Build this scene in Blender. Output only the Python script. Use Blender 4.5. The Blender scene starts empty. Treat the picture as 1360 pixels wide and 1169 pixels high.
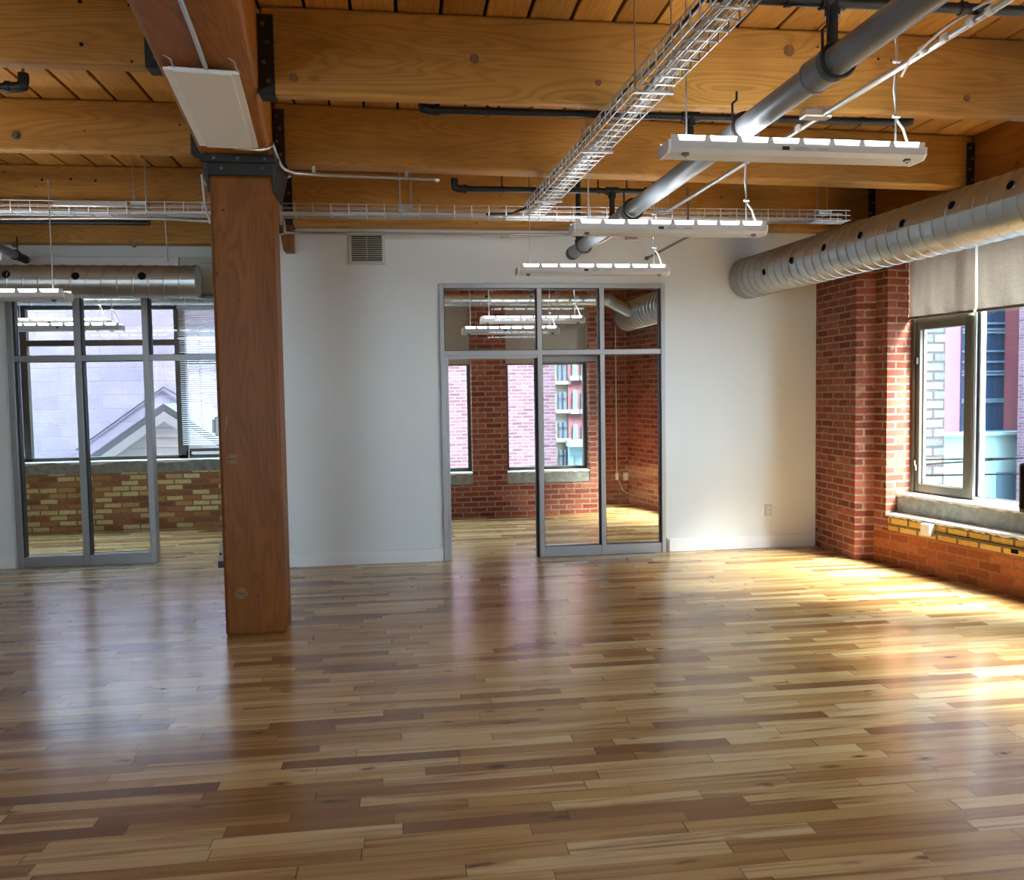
import bpy, bmesh, math, random
import numpy as np
from mathutils import Vector
random.seed(7)
scn = bpy.context.scene
COL = scn.collection
R = math.radians

# ------------------------------------------------------------------ camera
W, H = 1360, 1169
FPX = 1113.0
YAW, PITCH, ROLL, CZ = R(7.3), R(-3.2), R(0.92), 1.6
fw = np.array([math.sin(YAW)*math.cos(PITCH), math.cos(YAW)*math.cos(PITCH), math.sin(PITCH)])
r0 = np.array([math.cos(YAW), -math.sin(YAW), 0.0]); u0 = np.cross(r0, fw)
cr = r0*math.cos(ROLL) - u0*math.sin(ROLL); cu = u0*math.cos(ROLL) + r0*math.sin(ROLL)
CAM = np.array([0, 0, CZ])
def ray(px, py): return (px-W/2)/FPX*cr - (py-H/2)/FPX*cu + fw
def onz(px, py, z):
    d = ray(px, py); return CAM + d*((z-CZ)/d[2])
def ony(px, py, y):
    d = ray(px, py); return CAM + d*(y/d[1])
def onx(px, py, x):
    d = ray(px, py); return CAM + d*(x/d[0])
def online(px, py, p, q):
    d = ray(px, py); n = np.array([-(q[1]-p[1]), q[0]-p[0]])
    return CAM + d*((n@np.array(p[:2]))/(n@d[:2]))

cam = bpy.data.cameras.new('camera'); co = bpy.data.objects.new('camera', cam); COL.objects.link(co)
cam.sensor_fit = 'HORIZONTAL'; cam.sensor_width = 36.0; cam.lens = 36.0*FPX/W
cam.clip_start = 0.05; cam.clip_end = 300
from mathutils import Matrix
M = Matrix(((cr[0], cu[0], -fw[0], 0), (cr[1], cu[1], -fw[1], 0), (cr[2], cu[2], -fw[2], CZ), (0, 0, 0, 1)))
co.matrix_world = M
scn.camera = co

# ------------------------------------------------------------------ materials
def newmat(name):
    m = bpy.data.materials.new(name); m.use_nodes = True
    nt = m.node_tree; nt.nodes.clear()
    out = nt.nodes.new('ShaderNodeOutputMaterial'); b = nt.nodes.new('ShaderNodeBsdfPrincipled')
    nt.links.new(b.outputs[0], out.inputs[0])
    return m, nt, b, out
def nd(nt, t, **kw):
    n = nt.nodes.new(t)
    for k, v in kw.items():
        if k.startswith('i_'):
            key = k[2:]; key = int(key) if key.isdigit() else key
            n.inputs[key].default_value = v
        else: setattr(n, k, v)
    return n
def lk(nt, a, ao, b, bi): nt.links.new(a.outputs[ao], b.inputs[bi])
def math_(nt, op, a, b=None, c=None):
    n = nt.nodes.new('ShaderNodeMath'); n.operation = op
    for i, v in enumerate((a, b, c)):
        if v is None: continue
        if isinstance(v, (int, float)): n.inputs[i].default_value = v
        else: nt.links.new(v, n.inputs[i])
    return n.outputs[0]
def ramp(nt, fac, stops, interp='LINEAR'):
    n = nt.nodes.new('ShaderNodeValToRGB'); n.color_ramp.interpolation = interp
    els = n.color_ramp.elements
    while len(els) < len(stops): els.new(0.5)
    for e, (p, c) in zip(els, stops):
        e.position = p; e.color = (*c, 1)
    nt.links.new(fac, n.inputs[0]); return n.outputs[0]
def mixc(nt, fac, a, b, mode='MIX'):
    n = nt.nodes.new('ShaderNodeMix'); n.data_type = 'RGBA'; n.blend_type = mode
    for i, v in ((0, fac), (6, a), (7, b)):
        if isinstance(v, (int, float)): n.inputs[i].default_value = v
        elif isinstance(v, tuple): n.inputs[i].default_value = (*v, 1) if len(v) == 3 else v
        else: nt.links.new(v, n.inputs[i])
    return n.outputs[2]
def s2l(c): return tuple(((x/255)/12.92 if x/255 <= 0.04045 else ((x/255+0.055)/1.055)**2.4) for x in c)

def plain(name, col, rough=0.5, metal=0.0, bump=0.0, bscale=60, var=0.0, vscale=3.0, spec=0.5):
    m, nt, b, out = newmat(name)
    b.inputs['Base Color'].default_value = (*col, 1)
    b.inputs['Roughness'].default_value = rough; b.inputs['Metallic'].default_value = metal
    b.inputs['Specular IOR Level'].default_value = spec
    tc = nd(nt, 'ShaderNodeTexCoord')
    if var:
        n = nd(nt, 'ShaderNodeTexNoise', i_Scale=vscale, i_Detail=4.0); lk(nt, tc, 'Object', n, 'Vector')
        lo = tuple(x*(1-var) for x in col); hi = tuple(min(1, x*(1+var)) for x in col)
        nt.links.new(ramp(nt, n.outputs[0], [(0.3, lo), (0.7, hi)]), b.inputs['Base Color'])
    if bump:
        n = nd(nt, 'ShaderNodeTexNoise', i_Scale=bscale, i_Detail=3.0); lk(nt, tc, 'Object', n, 'Vector')
        bp = nd(nt, 'ShaderNodeBump', i_Strength=bump, i_Distance=0.01); lk(nt, n, 0, bp, 'Height'); lk(nt, bp, 0, b, 'Normal')
    return m

def wood(name, axis, tones, rough=0.45, ring=1.0, per_island=False, coat=0.0):
    """sawn timber: grain runs along the axis (0 x, 1 y, 2 z)"""
    m, nt, b, out = newmat(name)
    tc = nd(nt, 'ShaderNodeTexCoord'); geo = nd(nt, 'ShaderNodeNewGeometry'); oi = nd(nt, 'ShaderNodeObjectInfo')
    rnd = geo.outputs['Random Per Island'] if per_island else oi.outputs['Random']
    off = nd(nt, 'ShaderNodeVectorMath', operation='SCALE'); off.inputs[0].default_value = (31.7, 17.3, 43.1); nt.links.new(rnd, off.inputs['Scale'])
    add = nd(nt, 'ShaderNodeVectorMath', operation='ADD'); lk(nt, tc, 'Object', add, 0); lk(nt, off, 0, add, 1)
    def stretched(sl, sc, detail, dist=0.0, rough_=0.55):
        mp = nd(nt, 'ShaderNodeMapping'); s = [sc, sc, sc]; s[axis] = sl; mp.inputs['Scale'].default_value = s
        lk(nt, add, 0, mp, 'Vector')
        n = nd(nt, 'ShaderNodeTexNoise', i_Scale=1.0, i_Detail=detail, i_Distortion=dist, i_Roughness=rough_); lk(nt, mp, 0, n, 'Vector')
        return n.outputs[0]
    broad = stretched(0.35, 2.4, 3.0, 0.6)
    fine = stretched(1.8, 60.0, 4.0)
    swirl = stretched(0.5, 4.5, 2.0, 0.4)
    rings = math_(nt, 'SINE', math_(nt, 'MULTIPLY', swirl, 130.0*ring))
    rings = math_(nt, 'MULTIPLY_ADD', rings, 0.5, 0.5)
    col = ramp(nt, broad, [(0.25, tones[0]), (0.5, tones[1]), (0.75, tones[2])])
    dark = tuple(x*0.62 for x in tones[0])
    col = mixc(nt, math_(nt, 'MULTIPLY', math_(nt, 'POWER', rings, 2.0), 0.38), col, dark)
    col = mixc(nt, math_(nt, 'MULTIPLY', fine, 0.45), col, tones[0])
    # stains
    st = nd(nt, 'ShaderNodeTexNoise', i_Scale=1.3, i_Detail=6.0); lk(nt, add, 0, st, 'Vector')
    stf = nd(nt, 'ShaderNodeMapRange'); stf.inputs[1].default_value = 0.55; stf.inputs[2].default_value = 0.75; stf.inputs[4].default_value = 0.45
    lk(nt, st, 0, stf, 0)
    col = mixc(nt, stf.outputs[0], col, tuple(x*0.55 for x in tones[0]))
    # nail holes and pale scuffs
    vo = nd(nt, 'ShaderNodeTexVoronoi', i_Scale=5.5); lk(nt, add, 0, vo, 'Vector')
    hole = math_(nt, 'LESS_THAN', vo.outputs['Distance'], 0.045)
    col = mixc(nt, hole, col, (0.02, 0.012, 0.006))
    # knots with rings round them
    mpk = nd(nt, 'ShaderNodeMapping'); sk = [1.7, 1.7, 1.7]; sk[axis] = 1.0; mpk.inputs['Scale'].default_value = sk; lk(nt, add, 0, mpk, 'Vector')
    vk = nd(nt, 'ShaderNodeTexVoronoi', i_Scale=1.25); lk(nt, mpk, 0, vk, 'Vector')
    kn = nd(nt, 'ShaderNodeMapRange'); kn.inputs[1].default_value = 0.06; kn.inputs[2].default_value = 0.03; kn.inputs[4].default_value = 0.6
    lk(nt, vk, 'Distance', kn, 0)
    col = mixc(nt, kn.outputs[0], col, tuple(x*0.5 for x in tones[0]))
    # whole-piece tint
    hv = nd(nt, 'ShaderNodeHueSaturation'); nt.links.new(col, hv.inputs['Color'])
    nt.links.new(math_(nt, 'MULTIPLY_ADD', rnd, 0.42 if per_island else 0.18, 0.8 if per_island else 0.91), hv.inputs['Value'])
    lk(nt, hv, 0, b, 'Base Color')
    b.inputs['Roughness'].default_value = rough; b.inputs['Specular IOR Level'].default_value = 0.25; b.inputs['Coat Weight'].default_value = coat; b.inputs['Coat Roughness'].default_value = 0.25
    bp = nd(nt, 'ShaderNodeBump', i_Strength=0.25, i_Distance=0.004)
    nt.links.new(math_(nt, 'ADD', fine, math_(nt, 'MULTIPLY', rings, 0.3)), bp.inputs['Height']); lk(nt, bp, 0, b, 'Normal')
    return m

def brick(name, stops, mortar, bw=0.21, rh=0.068, ms=0.010, mvar=0.25, bump=0.6, rough=0.85, paint=None, splash=None):
    m, nt, b, out = newmat(name)
    tc = nd(nt, 'ShaderNodeTexCoord')
    wob = nd(nt, 'ShaderNodeTexNoise', i_Scale=7.0, i_Detail=2.0); lk(nt, tc, 'UV', wob, 'Vector')
    wm = nd(nt, 'ShaderNodeVectorMath', operation='MULTIPLY_ADD'); lk(nt, wob, 'Color', wm, 0)
    wm.inputs[1].default_value = (0.012, 0.010, 0); lk(nt, tc, 'UV', wm, 2)
    bt = nd(nt, 'ShaderNodeTexBrick', offset=0.5, squash=1.0)
    bt.inputs['Color1'].default_value = (0, 0, 0, 1); bt.inputs['Color2'].default_value = (1, 1, 1, 1); bt.inputs['Mortar'].default_value = (0.5, 0.5, 0.5, 1)
    bt.inputs['Scale'].default_value = 1.0; bt.inputs['Mortar Size'].default_value = ms; bt.inputs['Mortar Smooth'].default_value = 0.25
    bt.inputs['Bias'].default_value = 0.0; bt.inputs['Brick Width'].default_value = bw; bt.inputs['Row Height'].default_value = rh
    lk(nt, wm, 0, bt, 'Vector')
    col = ramp(nt, bt.outputs['Color'], stops)
    n1 = nd(nt, 'ShaderNodeTexNoise', i_Scale=28.0, i_Detail=5.0); lk(nt, tc, 'UV', n1, 'Vector')
    n2 = nd(nt, 'ShaderNodeTexNoise', i_Scale=2.2, i_Detail=3.0); lk(nt, tc, 'UV', n2, 'Vector')
    hv = nd(nt, 'ShaderNodeHueSaturation'); nt.links.new(col, hv.inputs['Color'])
    v = math_(nt, 'ADD', math_(nt, 'MULTIPLY', n1.outputs[0], 0.55), math_(nt, 'MULTIPLY', n2.outputs[0], 0.5))
    nt.links.new(math_(nt, 'ADD', v, 0.47), hv.inputs['Value'])
    mo = ramp(nt, n1.outputs[0], [(0.3, tuple(x*(1-mvar) for x in mortar)), (0.7, tuple(min(1, x*(1+mvar)) for x in mortar))])
    c = mixc(nt, bt.outputs['Fac'], hv.outputs[0], mo)
    if splash:
        n3 = nd(nt, 'ShaderNodeTexNoise', i_Scale=4.0, i_Detail=6.0, i_Roughness=0.7); lk(nt, tc, 'UV', n3, 'Vector')
        mr = nd(nt, 'ShaderNodeMapRange'); mr.inputs[1].default_value = 0.60; mr.inputs[2].default_value = 0.72; mr.inputs[4].default_value = 0.5
        lk(nt, n3, 0, mr, 0); c = mixc(nt, mr.outputs[0], c, splash)
    nt.links.new(c, b.inputs['Base Color'])
    b.inputs['Roughness'].default_value = rough; b.inputs['Specular IOR Level'].default_value = 0.25
    h = math_(nt, 'ADD', math_(nt, 'MULTIPLY', bt.outputs['Fac'], -1.0), math_(nt, 'MULTIPLY', n1.outputs[0], 0.45))
    bp = nd(nt, 'ShaderNodeBump', i_Strength=bump, i_Distance=0.012); nt.links.new(h, bp.inputs['Height']); lk(nt, bp, 0, b, 'Normal')
    return m

def glass(name, tint=(1, 1, 1), refl=1.0):
    m, nt, b, out = newmat(name); nt.nodes.remove(b)
    t = nd(nt, 'ShaderNodeBsdfTransparent'); t.inputs[0].default_value = (*tint, 1)
    g = nd(nt, 'ShaderNodeBsdfGlossy'); g.inputs['Roughness'].default_value = 0.0
    fr = nd(nt, 'ShaderNodeFresnel'); ge = nd(nt, 'ShaderNodeNewGeometry')
    nt.links.new(math_(nt, 'MULTIPLY_ADD', ge.outputs['Backfacing'], 1/1.5-1.5, 1.5), fr.inputs['IOR'])
    f2 = math_(nt, 'MULTIPLY', fr.outputs[0], refl)
    mx = nd(nt, 'ShaderNodeMixShader'); nt.links.new(f2, mx.inputs[0]); lk(nt, t, 0, mx, 1); lk(nt, g, 0, mx, 2)
    lk(nt, mx, 0, out, 0); return m

def emit(name, col, s):
    m, nt, b, out = newmat(name); nt.nodes.remove(b)
    e = nd(nt, 'ShaderNodeEmission'); e.inputs[0].default_value = (*col, 1); e.inputs[1].default_value = s
    lk(nt, e, 0, out, 0); return m

def floor_mat():
    m, nt, b, out = newmat('oiled_maple_strip_floor')
    tc = nd(nt, 'ShaderNodeTexCoord'); sp = nd(nt, 'ShaderNodeSeparateXYZ'); lk(nt, tc, 'UV', sp, 0)
    X, Y = sp.outputs[0], sp.outputs[1]
    w, L = 0.077, 0.78
    yr = math_(nt, 'DIVIDE', Y, w); row = math_(nt, 'FLOOR', yr)
    wn = nd(nt, 'ShaderNodeTexWhiteNoise', noise_dimensions='1D'); nt.links.new(row, wn.inputs['W'])
    # every row has its own plank length and shift
    ln = math_(nt, 'MULTIPLY_ADD', wn.outputs['Value'], 0.75, 0.5)
    wn1 = nd(nt, 'ShaderNodeTexWhiteNoise', noise_dimensions='1D'); nt.links.new(math_(nt, 'ADD', row, 0.37), wn1.inputs['W'])
    xs = math_(nt, 'MULTIPLY_ADD', wn1.outputs['Value'], 17.0, math_(nt, 'DIVIDE', X, ln))
    wob = nd(nt, 'ShaderNodeTexNoise', noise_dimensions='1D', i_Scale=0.8); nt.links.new(xs, wob.inputs['W'])
    xs = math_(nt, 'ADD', xs, math_(nt, 'MULTIPLY', wob.outputs[0], 0.4))
    colr = math_(nt, 'FLOOR', xs)
    cb = nd(nt, 'ShaderNodeCombineXYZ'); nt.links.new(row, cb.inputs[0]); nt.links.new(colr, cb.inputs[1])
    wn2 = nd(nt, 'ShaderNodeTexWhiteNoise', noise_dimensions='2D'); lk(nt, cb, 0, wn2, 'Vector')
    pr = wn2.outputs['Value']
    base = ramp(nt, pr, [(0.0, s2l((124, 88, 52))), (0.12, s2l((152, 114, 68))), (0.35, s2l((188, 152, 94))), (0.65, s2l((206, 173, 114))), (1.0, s2l((224, 198, 146)))])
    # grain
    o = nd(nt, 'ShaderNodeVectorMath', operation='SCALE'); lk(nt, wn2, 'Color', o, 0); o.inputs['Scale'].default_value = 40.0
    ad = nd(nt, 'ShaderNodeVectorMath', operation='ADD'); lk(nt, tc, 'UV', ad, 0); lk(nt, o, 0, ad, 1)
    def g(sx, sy, det, dist):
        mp = nd(nt, 'ShaderNodeMapping'); mp.inputs['Scale'].default_value = (sx, sy, 1); lk(nt, ad, 0, mp, 0)
        n = nd(nt, 'ShaderNodeTexNoise', i_Scale=1.0, i_Detail=det, i_Distortion=dist); lk(nt, mp, 0, n, 0); return n.outputs[0]
    streak = g(1.0, 17.0, 5.0, 1.2); fine = g(5.0, 130.0, 3.0, 0.0)
    mr = nd(nt, 'ShaderNodeMapRange'); mr.inputs[1].default_value = 0.46; mr.inputs[2].default_value = 0.68; mr.inputs[4].default_value = 0.85; nt.links.new(streak, mr.inputs[0])
    c = mixc(nt, mr.outputs[0], base, s2l((134, 92, 54)))
    c = mixc(nt, math_(nt, 'MULTIPLY', fine, 0.35), c, s2l((132, 84, 46)))
    # knots
    mp = nd(nt, 'ShaderNodeMapping'); mp.inputs['Scale'].default_value = (2.2, 6.0, 1); lk(nt, ad, 0, mp, 0)
    vo = nd(nt, 'ShaderNodeTexVoronoi', i_Scale=1.0); lk(nt, mp, 0, vo, 0)
    kn = nd(nt, 'ShaderNodeMapRange'); kn.inputs[1].default_value = 0.15; kn.inputs[2].default_value = 0.03; kn.inputs[4].default_value = 0.9; lk(nt, vo, 'Distance', kn, 0)
    sel = math_(nt, 'GREATER_THAN', nd_sep(nt, vo.outputs['Color']), 0.72)
    c = mixc(nt, math_(nt, 'MULTIPLY', kn.outputs[0], sel), c, s2l((52, 30, 18)))
    dn = nd(nt, 'ShaderNodeTexNoise', i_Scale=9.0, i_Detail=3.0); lk(nt, ad, 0, dn, 0)
    dm = nd(nt, 'ShaderNodeVectorMath', operation='MULTIPLY_ADD'); lk(nt, dn, 'Color', dm, 0); dm.inputs[1].default_value = (0.16, 0.05, 0); lk(nt, ad, 0, dm, 2)
    mp = nd(nt, 'ShaderNodeMapping'); mp.inputs['Scale'].default_value = (3.6, 12.0, 1); lk(nt, dm, 0, mp, 0)
    vo = nd(nt, 'ShaderNodeTexVoronoi', i_Scale=1.0); lk(nt, mp, 0, vo, 0)
    kn = nd(nt, 'ShaderNodeMapRange'); kn.inputs[1].default_value = 0.20; kn.inputs[2].default_value = 0.05; kn.inputs[4].default_value = 0.85; lk(nt, vo, 'Distance', kn, 0)
    sel = math_(nt, 'GREATER_THAN', nd_sep(nt, vo.outputs['Color']), 0.62)
    c = mixc(nt, math_(nt, 'MULTIPLY', kn.outputs[0], sel), c, s2l((64, 38, 24)))
    # joints
    fy = math_(nt, 'FRACT', yr); fx = math_(nt, 'FRACT', xs)
    ey = math_(nt, 'LESS_THAN', math_(nt, 'MINIMUM', fy, math_(nt, 'SUBTRACT', 1.0, fy)), 0.012)
    ex = math_(nt, 'LESS_THAN', math_(nt, 'MINIMUM', fx, math_(nt, 'SUBTRACT', 1.0, fx)), 0.0022)
    gap = math_(nt, 'MAXIMUM', ey, ex)
    c = mixc(nt, math_(nt, 'MULTIPLY', gap, 0.7), c, s2l((60, 36, 20)))
    nt.links.new(c, b.inputs['Base Color'])
    rn = nd(nt, 'ShaderNodeTexNoise', i_Scale=2.0, i_Detail=4.0); lk(nt, tc, 'UV', rn, 0)
    nt.links.new(math_(nt, 'MULTIPLY_ADD', rn.outputs[0], 0.10, FLOOR_ROUGH), b.inputs['Roughness'])
    b.inputs['Specular IOR Level'].default_value = 0.6
    h = math_(nt, 'ADD', math_(nt, 'MULTIPLY', gap, -0.4), math_(nt, 'ADD', math_(nt, 'MULTIPLY', pr, 0.35), math_(nt, 'MULTIPLY', streak, 0.3)))
    bp = nd(nt, 'ShaderNodeBump', i_Strength=0.12, i_Distance=0.002); nt.links.new(h, bp.inputs['Height']); lk(nt, bp, 0, b, 'Normal')
    return m
def nd_sep(nt, sock):
    n = nt.nodes.new('ShaderNodeSeparateColor'); nt.links.new(sock, n.inputs[0]); return n.outputs[0]
FLOOR_ROUGH = 0.17

FIR = [s2l((146, 98, 42)), s2l((182, 132, 64)), s2l((206, 160, 86))]
FIRD = [s2l((94, 49, 9)), s2l((126, 71, 16)), s2l((150, 92, 28))]
M_BEAM = wood('fir_beam', 0, FIR, 0.5)
M_GIRD = wood('fir_girder', 1, [s2l((128, 72, 18)), s2l((166, 102, 34)), s2l((194, 130, 52))], 0.5)
M_POST = wood('fir_post', 2, FIRD, 0.45)
M_PLANK = wood('fir_decking', 1, [s2l((150, 96, 38)), s2l((188, 134, 62)), s2l((212, 164, 88))], 0.5, per_island=True)
M_PLUG = plain('wood_plug', s2l((120, 84, 52)), 0.6, var=0.25, vscale=30)
M_FLOOR = floor_mat()
M_WALL = plain('white_wall_paint', (0.70, 0.735, 0.735), 0.6, bump=0.05, bscale=180, spec=0.3)
M_BASE = plain('white_gloss_trim', (0.76, 0.765, 0.77), 0.35)
M_ALU = plain('anodised_aluminium', (0.50, 0.52, 0.54), 0.35, 0.6)
M_ALUD = plain('grey_aluminium', (0.30, 0.30, 0.30), 0.38, 0.6)
M_GASK = plain('black_gasket', (0.015, 0.016, 0.018), 0.5)
M_WFR = plain('bronze_window_frame', s2l((88, 84, 72)), 0.4, 0.3)
M_WFL = plain('silver_window_frame', (0.62, 0.63, 0.64), 0.35, 0.4)
M_BLK = plain('black_steel', (0.022, 0.022, 0.022), 0.45, 0.5, bump=0.1, bscale=40)
M_STEEL = plain('dark_steel_bracket', (0.014, 0.012, 0.010), 0.55, 0.2, bump=0.15, bscale=30, var=0.3, vscale=9)
M_BOLT = plain('worn_bolt_steel', (0.16, 0.15, 0.14), 0.4, 0.8, var=0.3, vscale=40)
M_PIPE = plain('grey_painted_pipe', (0.19, 0.205, 0.225), 0.38, 0.25, var=0.15, vscale=6)
M_GALV = plain('galvanised_duct', (0.43, 0.45, 0.45), 0.33, 0.85, var=0.10, vscale=5)
M_ZINC = plain('zinc_plated_wire', (0.60, 0.63, 0.65), 0.3, 0.85)
M_EMT = plain('steel_conduit', (0.50, 0.50, 0.49), 0.35, 0.85)
M_WHITE = plain('white_enamel', (0.78, 0.78, 0.78), 0.4)
M_LAMPB = plain('satin_white_lamp_housing', (0.52, 0.52, 0.52), 0.4)
M_PANEL = plain('white_radiant_panel', (0.84, 0.845, 0.84), 0.55, bump=0.1, bscale=25)
M_CABLE = plain('white_cable', (0.74, 0.74, 0.74), 0.45)
M_CABLEB = plain('black_cable', (0.02, 0.02, 0.02), 0.45)
M_CONC = plain('cast_concrete_sill', s2l((142, 142, 134)), 0.85, bump=0.6, bscale=45, var=0.25, vscale=16)
M_MORT = plain('white_limewash', (0.78, 0.76, 0.70), 0.8, bump=0.5, bscale=40, var=0.1, vscale=20)
M_VENT = plain('cream_vent_grille', s2l((196, 196, 184)), 0.5)
M_DARK = plain('dark_void', (0.008, 0.008, 0.008), 0.95, spec=0.05)
M_GLASS = glass('partition_glass', (0.94, 0.955, 0.955), 1.0)
M_WGLASS = glass('window_glass', (0.93, 0.97, 0.97), 0.8)
M_LED = emit('led_slot', (0.95, 0.97, 1.0), 6.0)
RED = [(0.0, s2l((112, 54, 40))), (0.35, s2l((132, 66, 48))), (0.7, s2l((146, 78, 58))), (1.0, s2l((158, 92, 70)))]
M_BRICK = brick('red_brick', RED, s2l((150, 126, 108)), splash=s2l((190, 170, 155)))
M_BRICKR = brick('orange_brick', [(0, s2l((142, 72, 38))), (0.5, s2l((164, 88, 46))), (1, s2l((180, 104, 58)))], s2l((150, 104, 72)), rh=0.0735)
M_YBRICK = brick('yellow_brick', [(0, s2l((190, 146, 66))), (0.5, s2l((208, 166, 84))), (1, s2l((216, 180, 104)))], s2l((120, 100, 70)), ms=0.013, rh=0.0735)
M_MIXB = brick('mixed_reclaimed_brick', [(0.0, s2l((138, 88, 64))), (0.22, s2l((160, 104, 74))), (0.42, s2l((180, 120, 78))), (0.56, s2l((190, 136, 86))), (0.66, s2l((214, 190, 132))), (1.0, s2l((228, 210, 160)))], s2l((142, 118, 90)))
def blind_mat():
    m, nt, b, out = newmat('grey_blind_fabric')
    tc = nd(nt, 'ShaderNodeTexCoord'); n = nd(nt, 'ShaderNodeTexNoise', i_Scale=90.0, i_Detail=2.0); lk(nt, tc, 'Object', n, 0)
    c = ramp(nt, n.outputs[0], [(0.3, s2l((160, 148, 134))), (0.7, s2l((180, 168, 154)))])
    nt.links.new(c, b.inputs['Base Color']); b.inputs['Roughness'].default_value = 0.9
    t = nd(nt, 'ShaderNodeBsdfTranslucent'); nt.links.new(c, t.inputs[0])
    mx = nd(nt, 'ShaderNodeMixShader', i_0=0.10); lk(nt, b, 0, mx, 1); lk(nt, t, 0, mx, 2); lk(nt, mx, 0, out, 0); return m
M_BLIND = blind_mat()

# ------------------------------------------------------------------ mesh building
ORG = {}
class MB:
    def __init__(s, xf=None): s.v = []; s.f = []; s.sm = []; s.uv = []; s.xf = xf
    def _add(s, verts, faces, smooth=False, uv=None):
        n = len(s.v); vv = [Vector(p) for p in verts]
        for f in faces:
            if uv is None:
                nrm = Vector((0, 0, 0)); k = len(f)
                for i in range(k):
                    a, b = vv[f[i]], vv[f[(i+1) % k]]
                    nrm += Vector(((a.y-b.y)*(a.z+b.z), (a.z-b.z)*(a.x+b.x), (a.x-b.x)*(a.y+b.y)))
                ax, ay, az = abs(nrm.x), abs(nrm.y), abs(nrm.z)
                if az >= ax and az >= ay: s.uv.append([(vv[i].x, vv[i].y) for i in f])
                elif ay >= ax: s.uv.append([(vv[i].x, vv[i].z) for i in f])
                else: s.uv.append([(vv[i].y, vv[i].z) for i in f])
            else: s.uv.append([uv[i] for i in f])
            s.f.append([n+i for i in f]); s.sm.append(smooth)
        for p in vv: s.v.append(s.xf(p) if s.xf else p)
        return s
    def box(s, x0, x1, y0, y1, z0, z1, bev=0.0, seg=1):
        x0, x1 = min(x0, x1), max(x0, x1); y0, y1 = min(y0, y1), max(y0, y1); z0, z1 = min(z0, z1), max(z0, z1)
        vs = [(x0, y0, z0), (x1, y0, z0), (x1, y1, z0), (x0, y1, z0), (x0, y0, z1), (x1, y0, z1), (x1, y1, z1), (x0, y1, z1)]
        fs = [(0, 3, 2, 1), (4, 5, 6, 7), (0, 1, 5, 4), (1, 2, 6, 5), (2, 3, 7, 6), (3, 0, 4, 7)]
        if not bev: return s._add(vs, fs)
        return s.bevelled(vs, fs, bev, seg)
    def bevelled(s, vs, fs, bev, seg=1):
        bm = bmesh.new(); bv = [bm.verts.new(p) for p in vs]
        for f in fs: bm.faces.new([bv[i] for i in f])
        bmesh.ops.bevel(bm, geom=list(bm.edges), offset=bev, segments=seg, affect='EDGES', profile=0.5)
        bm.verts.index_update()
        s._add([v.co.copy() for v in bm.verts], [[v.index for v in f.verts] for f in bm.faces]); bm.free(); return s
    def hexa(s, bot, top, bev=0.0, seg=1):
        """a box from four bottom and four top points (same order, counter-clockwise from above)"""
        vs = list(bot)+list(top); fs = [(0, 3, 2, 1), (4, 5, 6, 7), (0, 1, 5, 4), (1, 2, 6, 5), (2, 3, 7, 6), (3, 0, 4, 7)]
        return s.bevelled(vs, fs, bev, seg) if bev else s._add(vs, fs)
    def prism(s, pts, z0, z1):
        n = len(pts); vs = [(p[0], p[1], z0) for p in pts]+[(p[0], p[1], z1) for p in pts]
        fs = [tuple(reversed(range(n))), tuple(range(n, 2*n))]+[(i, (i+1) % n, n+(i+1) % n, n+i) for i in range(n)]
        return s._add(vs, fs)
    def prism_y(s, pts, y0, y1):
        n = len(pts); vs = [(p[0], y0, p[1]) for p in pts]+[(p[0], y1, p[1]) for p in pts]
        fs = [tuple(range(n)), tuple(reversed(range(n, 2*n)))]+[((i+1) % n, i, n+i, n+(i+1) % n) for i in range(n)]
        return s._add(vs, fs)
    def prism_x(s, pts, x0, x1):
        n = len(pts); vs = [(x0, p[0], p[1]) for p in pts]+[(x1, p[0], p[1]) for p in pts]
        fs = [tuple(reversed(range(n))), tuple(range(n, 2*n))]+[(i, (i+1) % n, n+(i+1) % n, n+i) for i in range(n)]
        return s._add(vs, fs)
    def tube(s, pts, r, n=10, caps=True):
        pts = [Vector(p) for p in pts]; rings = []; m = len(pts)
        rr = r if isinstance(r, (list, tuple)) else [r]*m
        prev = None
        for i, p in enumerate(pts):
            t = (pts[min(i+1, m-1)]-pts[max(i-1, 0)]).normalized()
            if prev is None:
                a = Vector((0, 0, 1)) if abs(t.z) < 0.9 else Vector((1, 0, 0))
                e1 = t.cross(a).normalized()
            else: e1 = (prev-t*prev.dot(t)).normalized()
            e2 = t.cross(e1); prev = e1
            k = 1.0
            if 0 < i < m-1:
                c = (pts[i]-pts[i-1]).normalized().dot((pts[i+1]-pts[i]).normalized()); k = 1/max(0.5, math.sqrt((1+c)/2))
            rings.append([p+(e1*math.cos(2*math.pi*j/n)+e2*math.sin(2*math.pi*j/n))*rr[i]*k for j in range(n)])
        vs = [q for rg in rings for q in rg]; fs = []
        for i in range(m-1):
            for j in range(n):
                a, b = i*n+j, i*n+(j+1) % n; fs.append((a, b, b+n, a+n))
        s._add(vs, fs, True)
        if caps:
            s._add(rings[0], [tuple(reversed(range(n)))]); s._add(rings[-1], [tuple(range(n))])
        return s
    def disc(s, c, nrm, r, h, n=16):
        c = Vector(c); nrm = Vector(nrm).normalized(); return s.tube([c, c+nrm*h], r, n)
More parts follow.
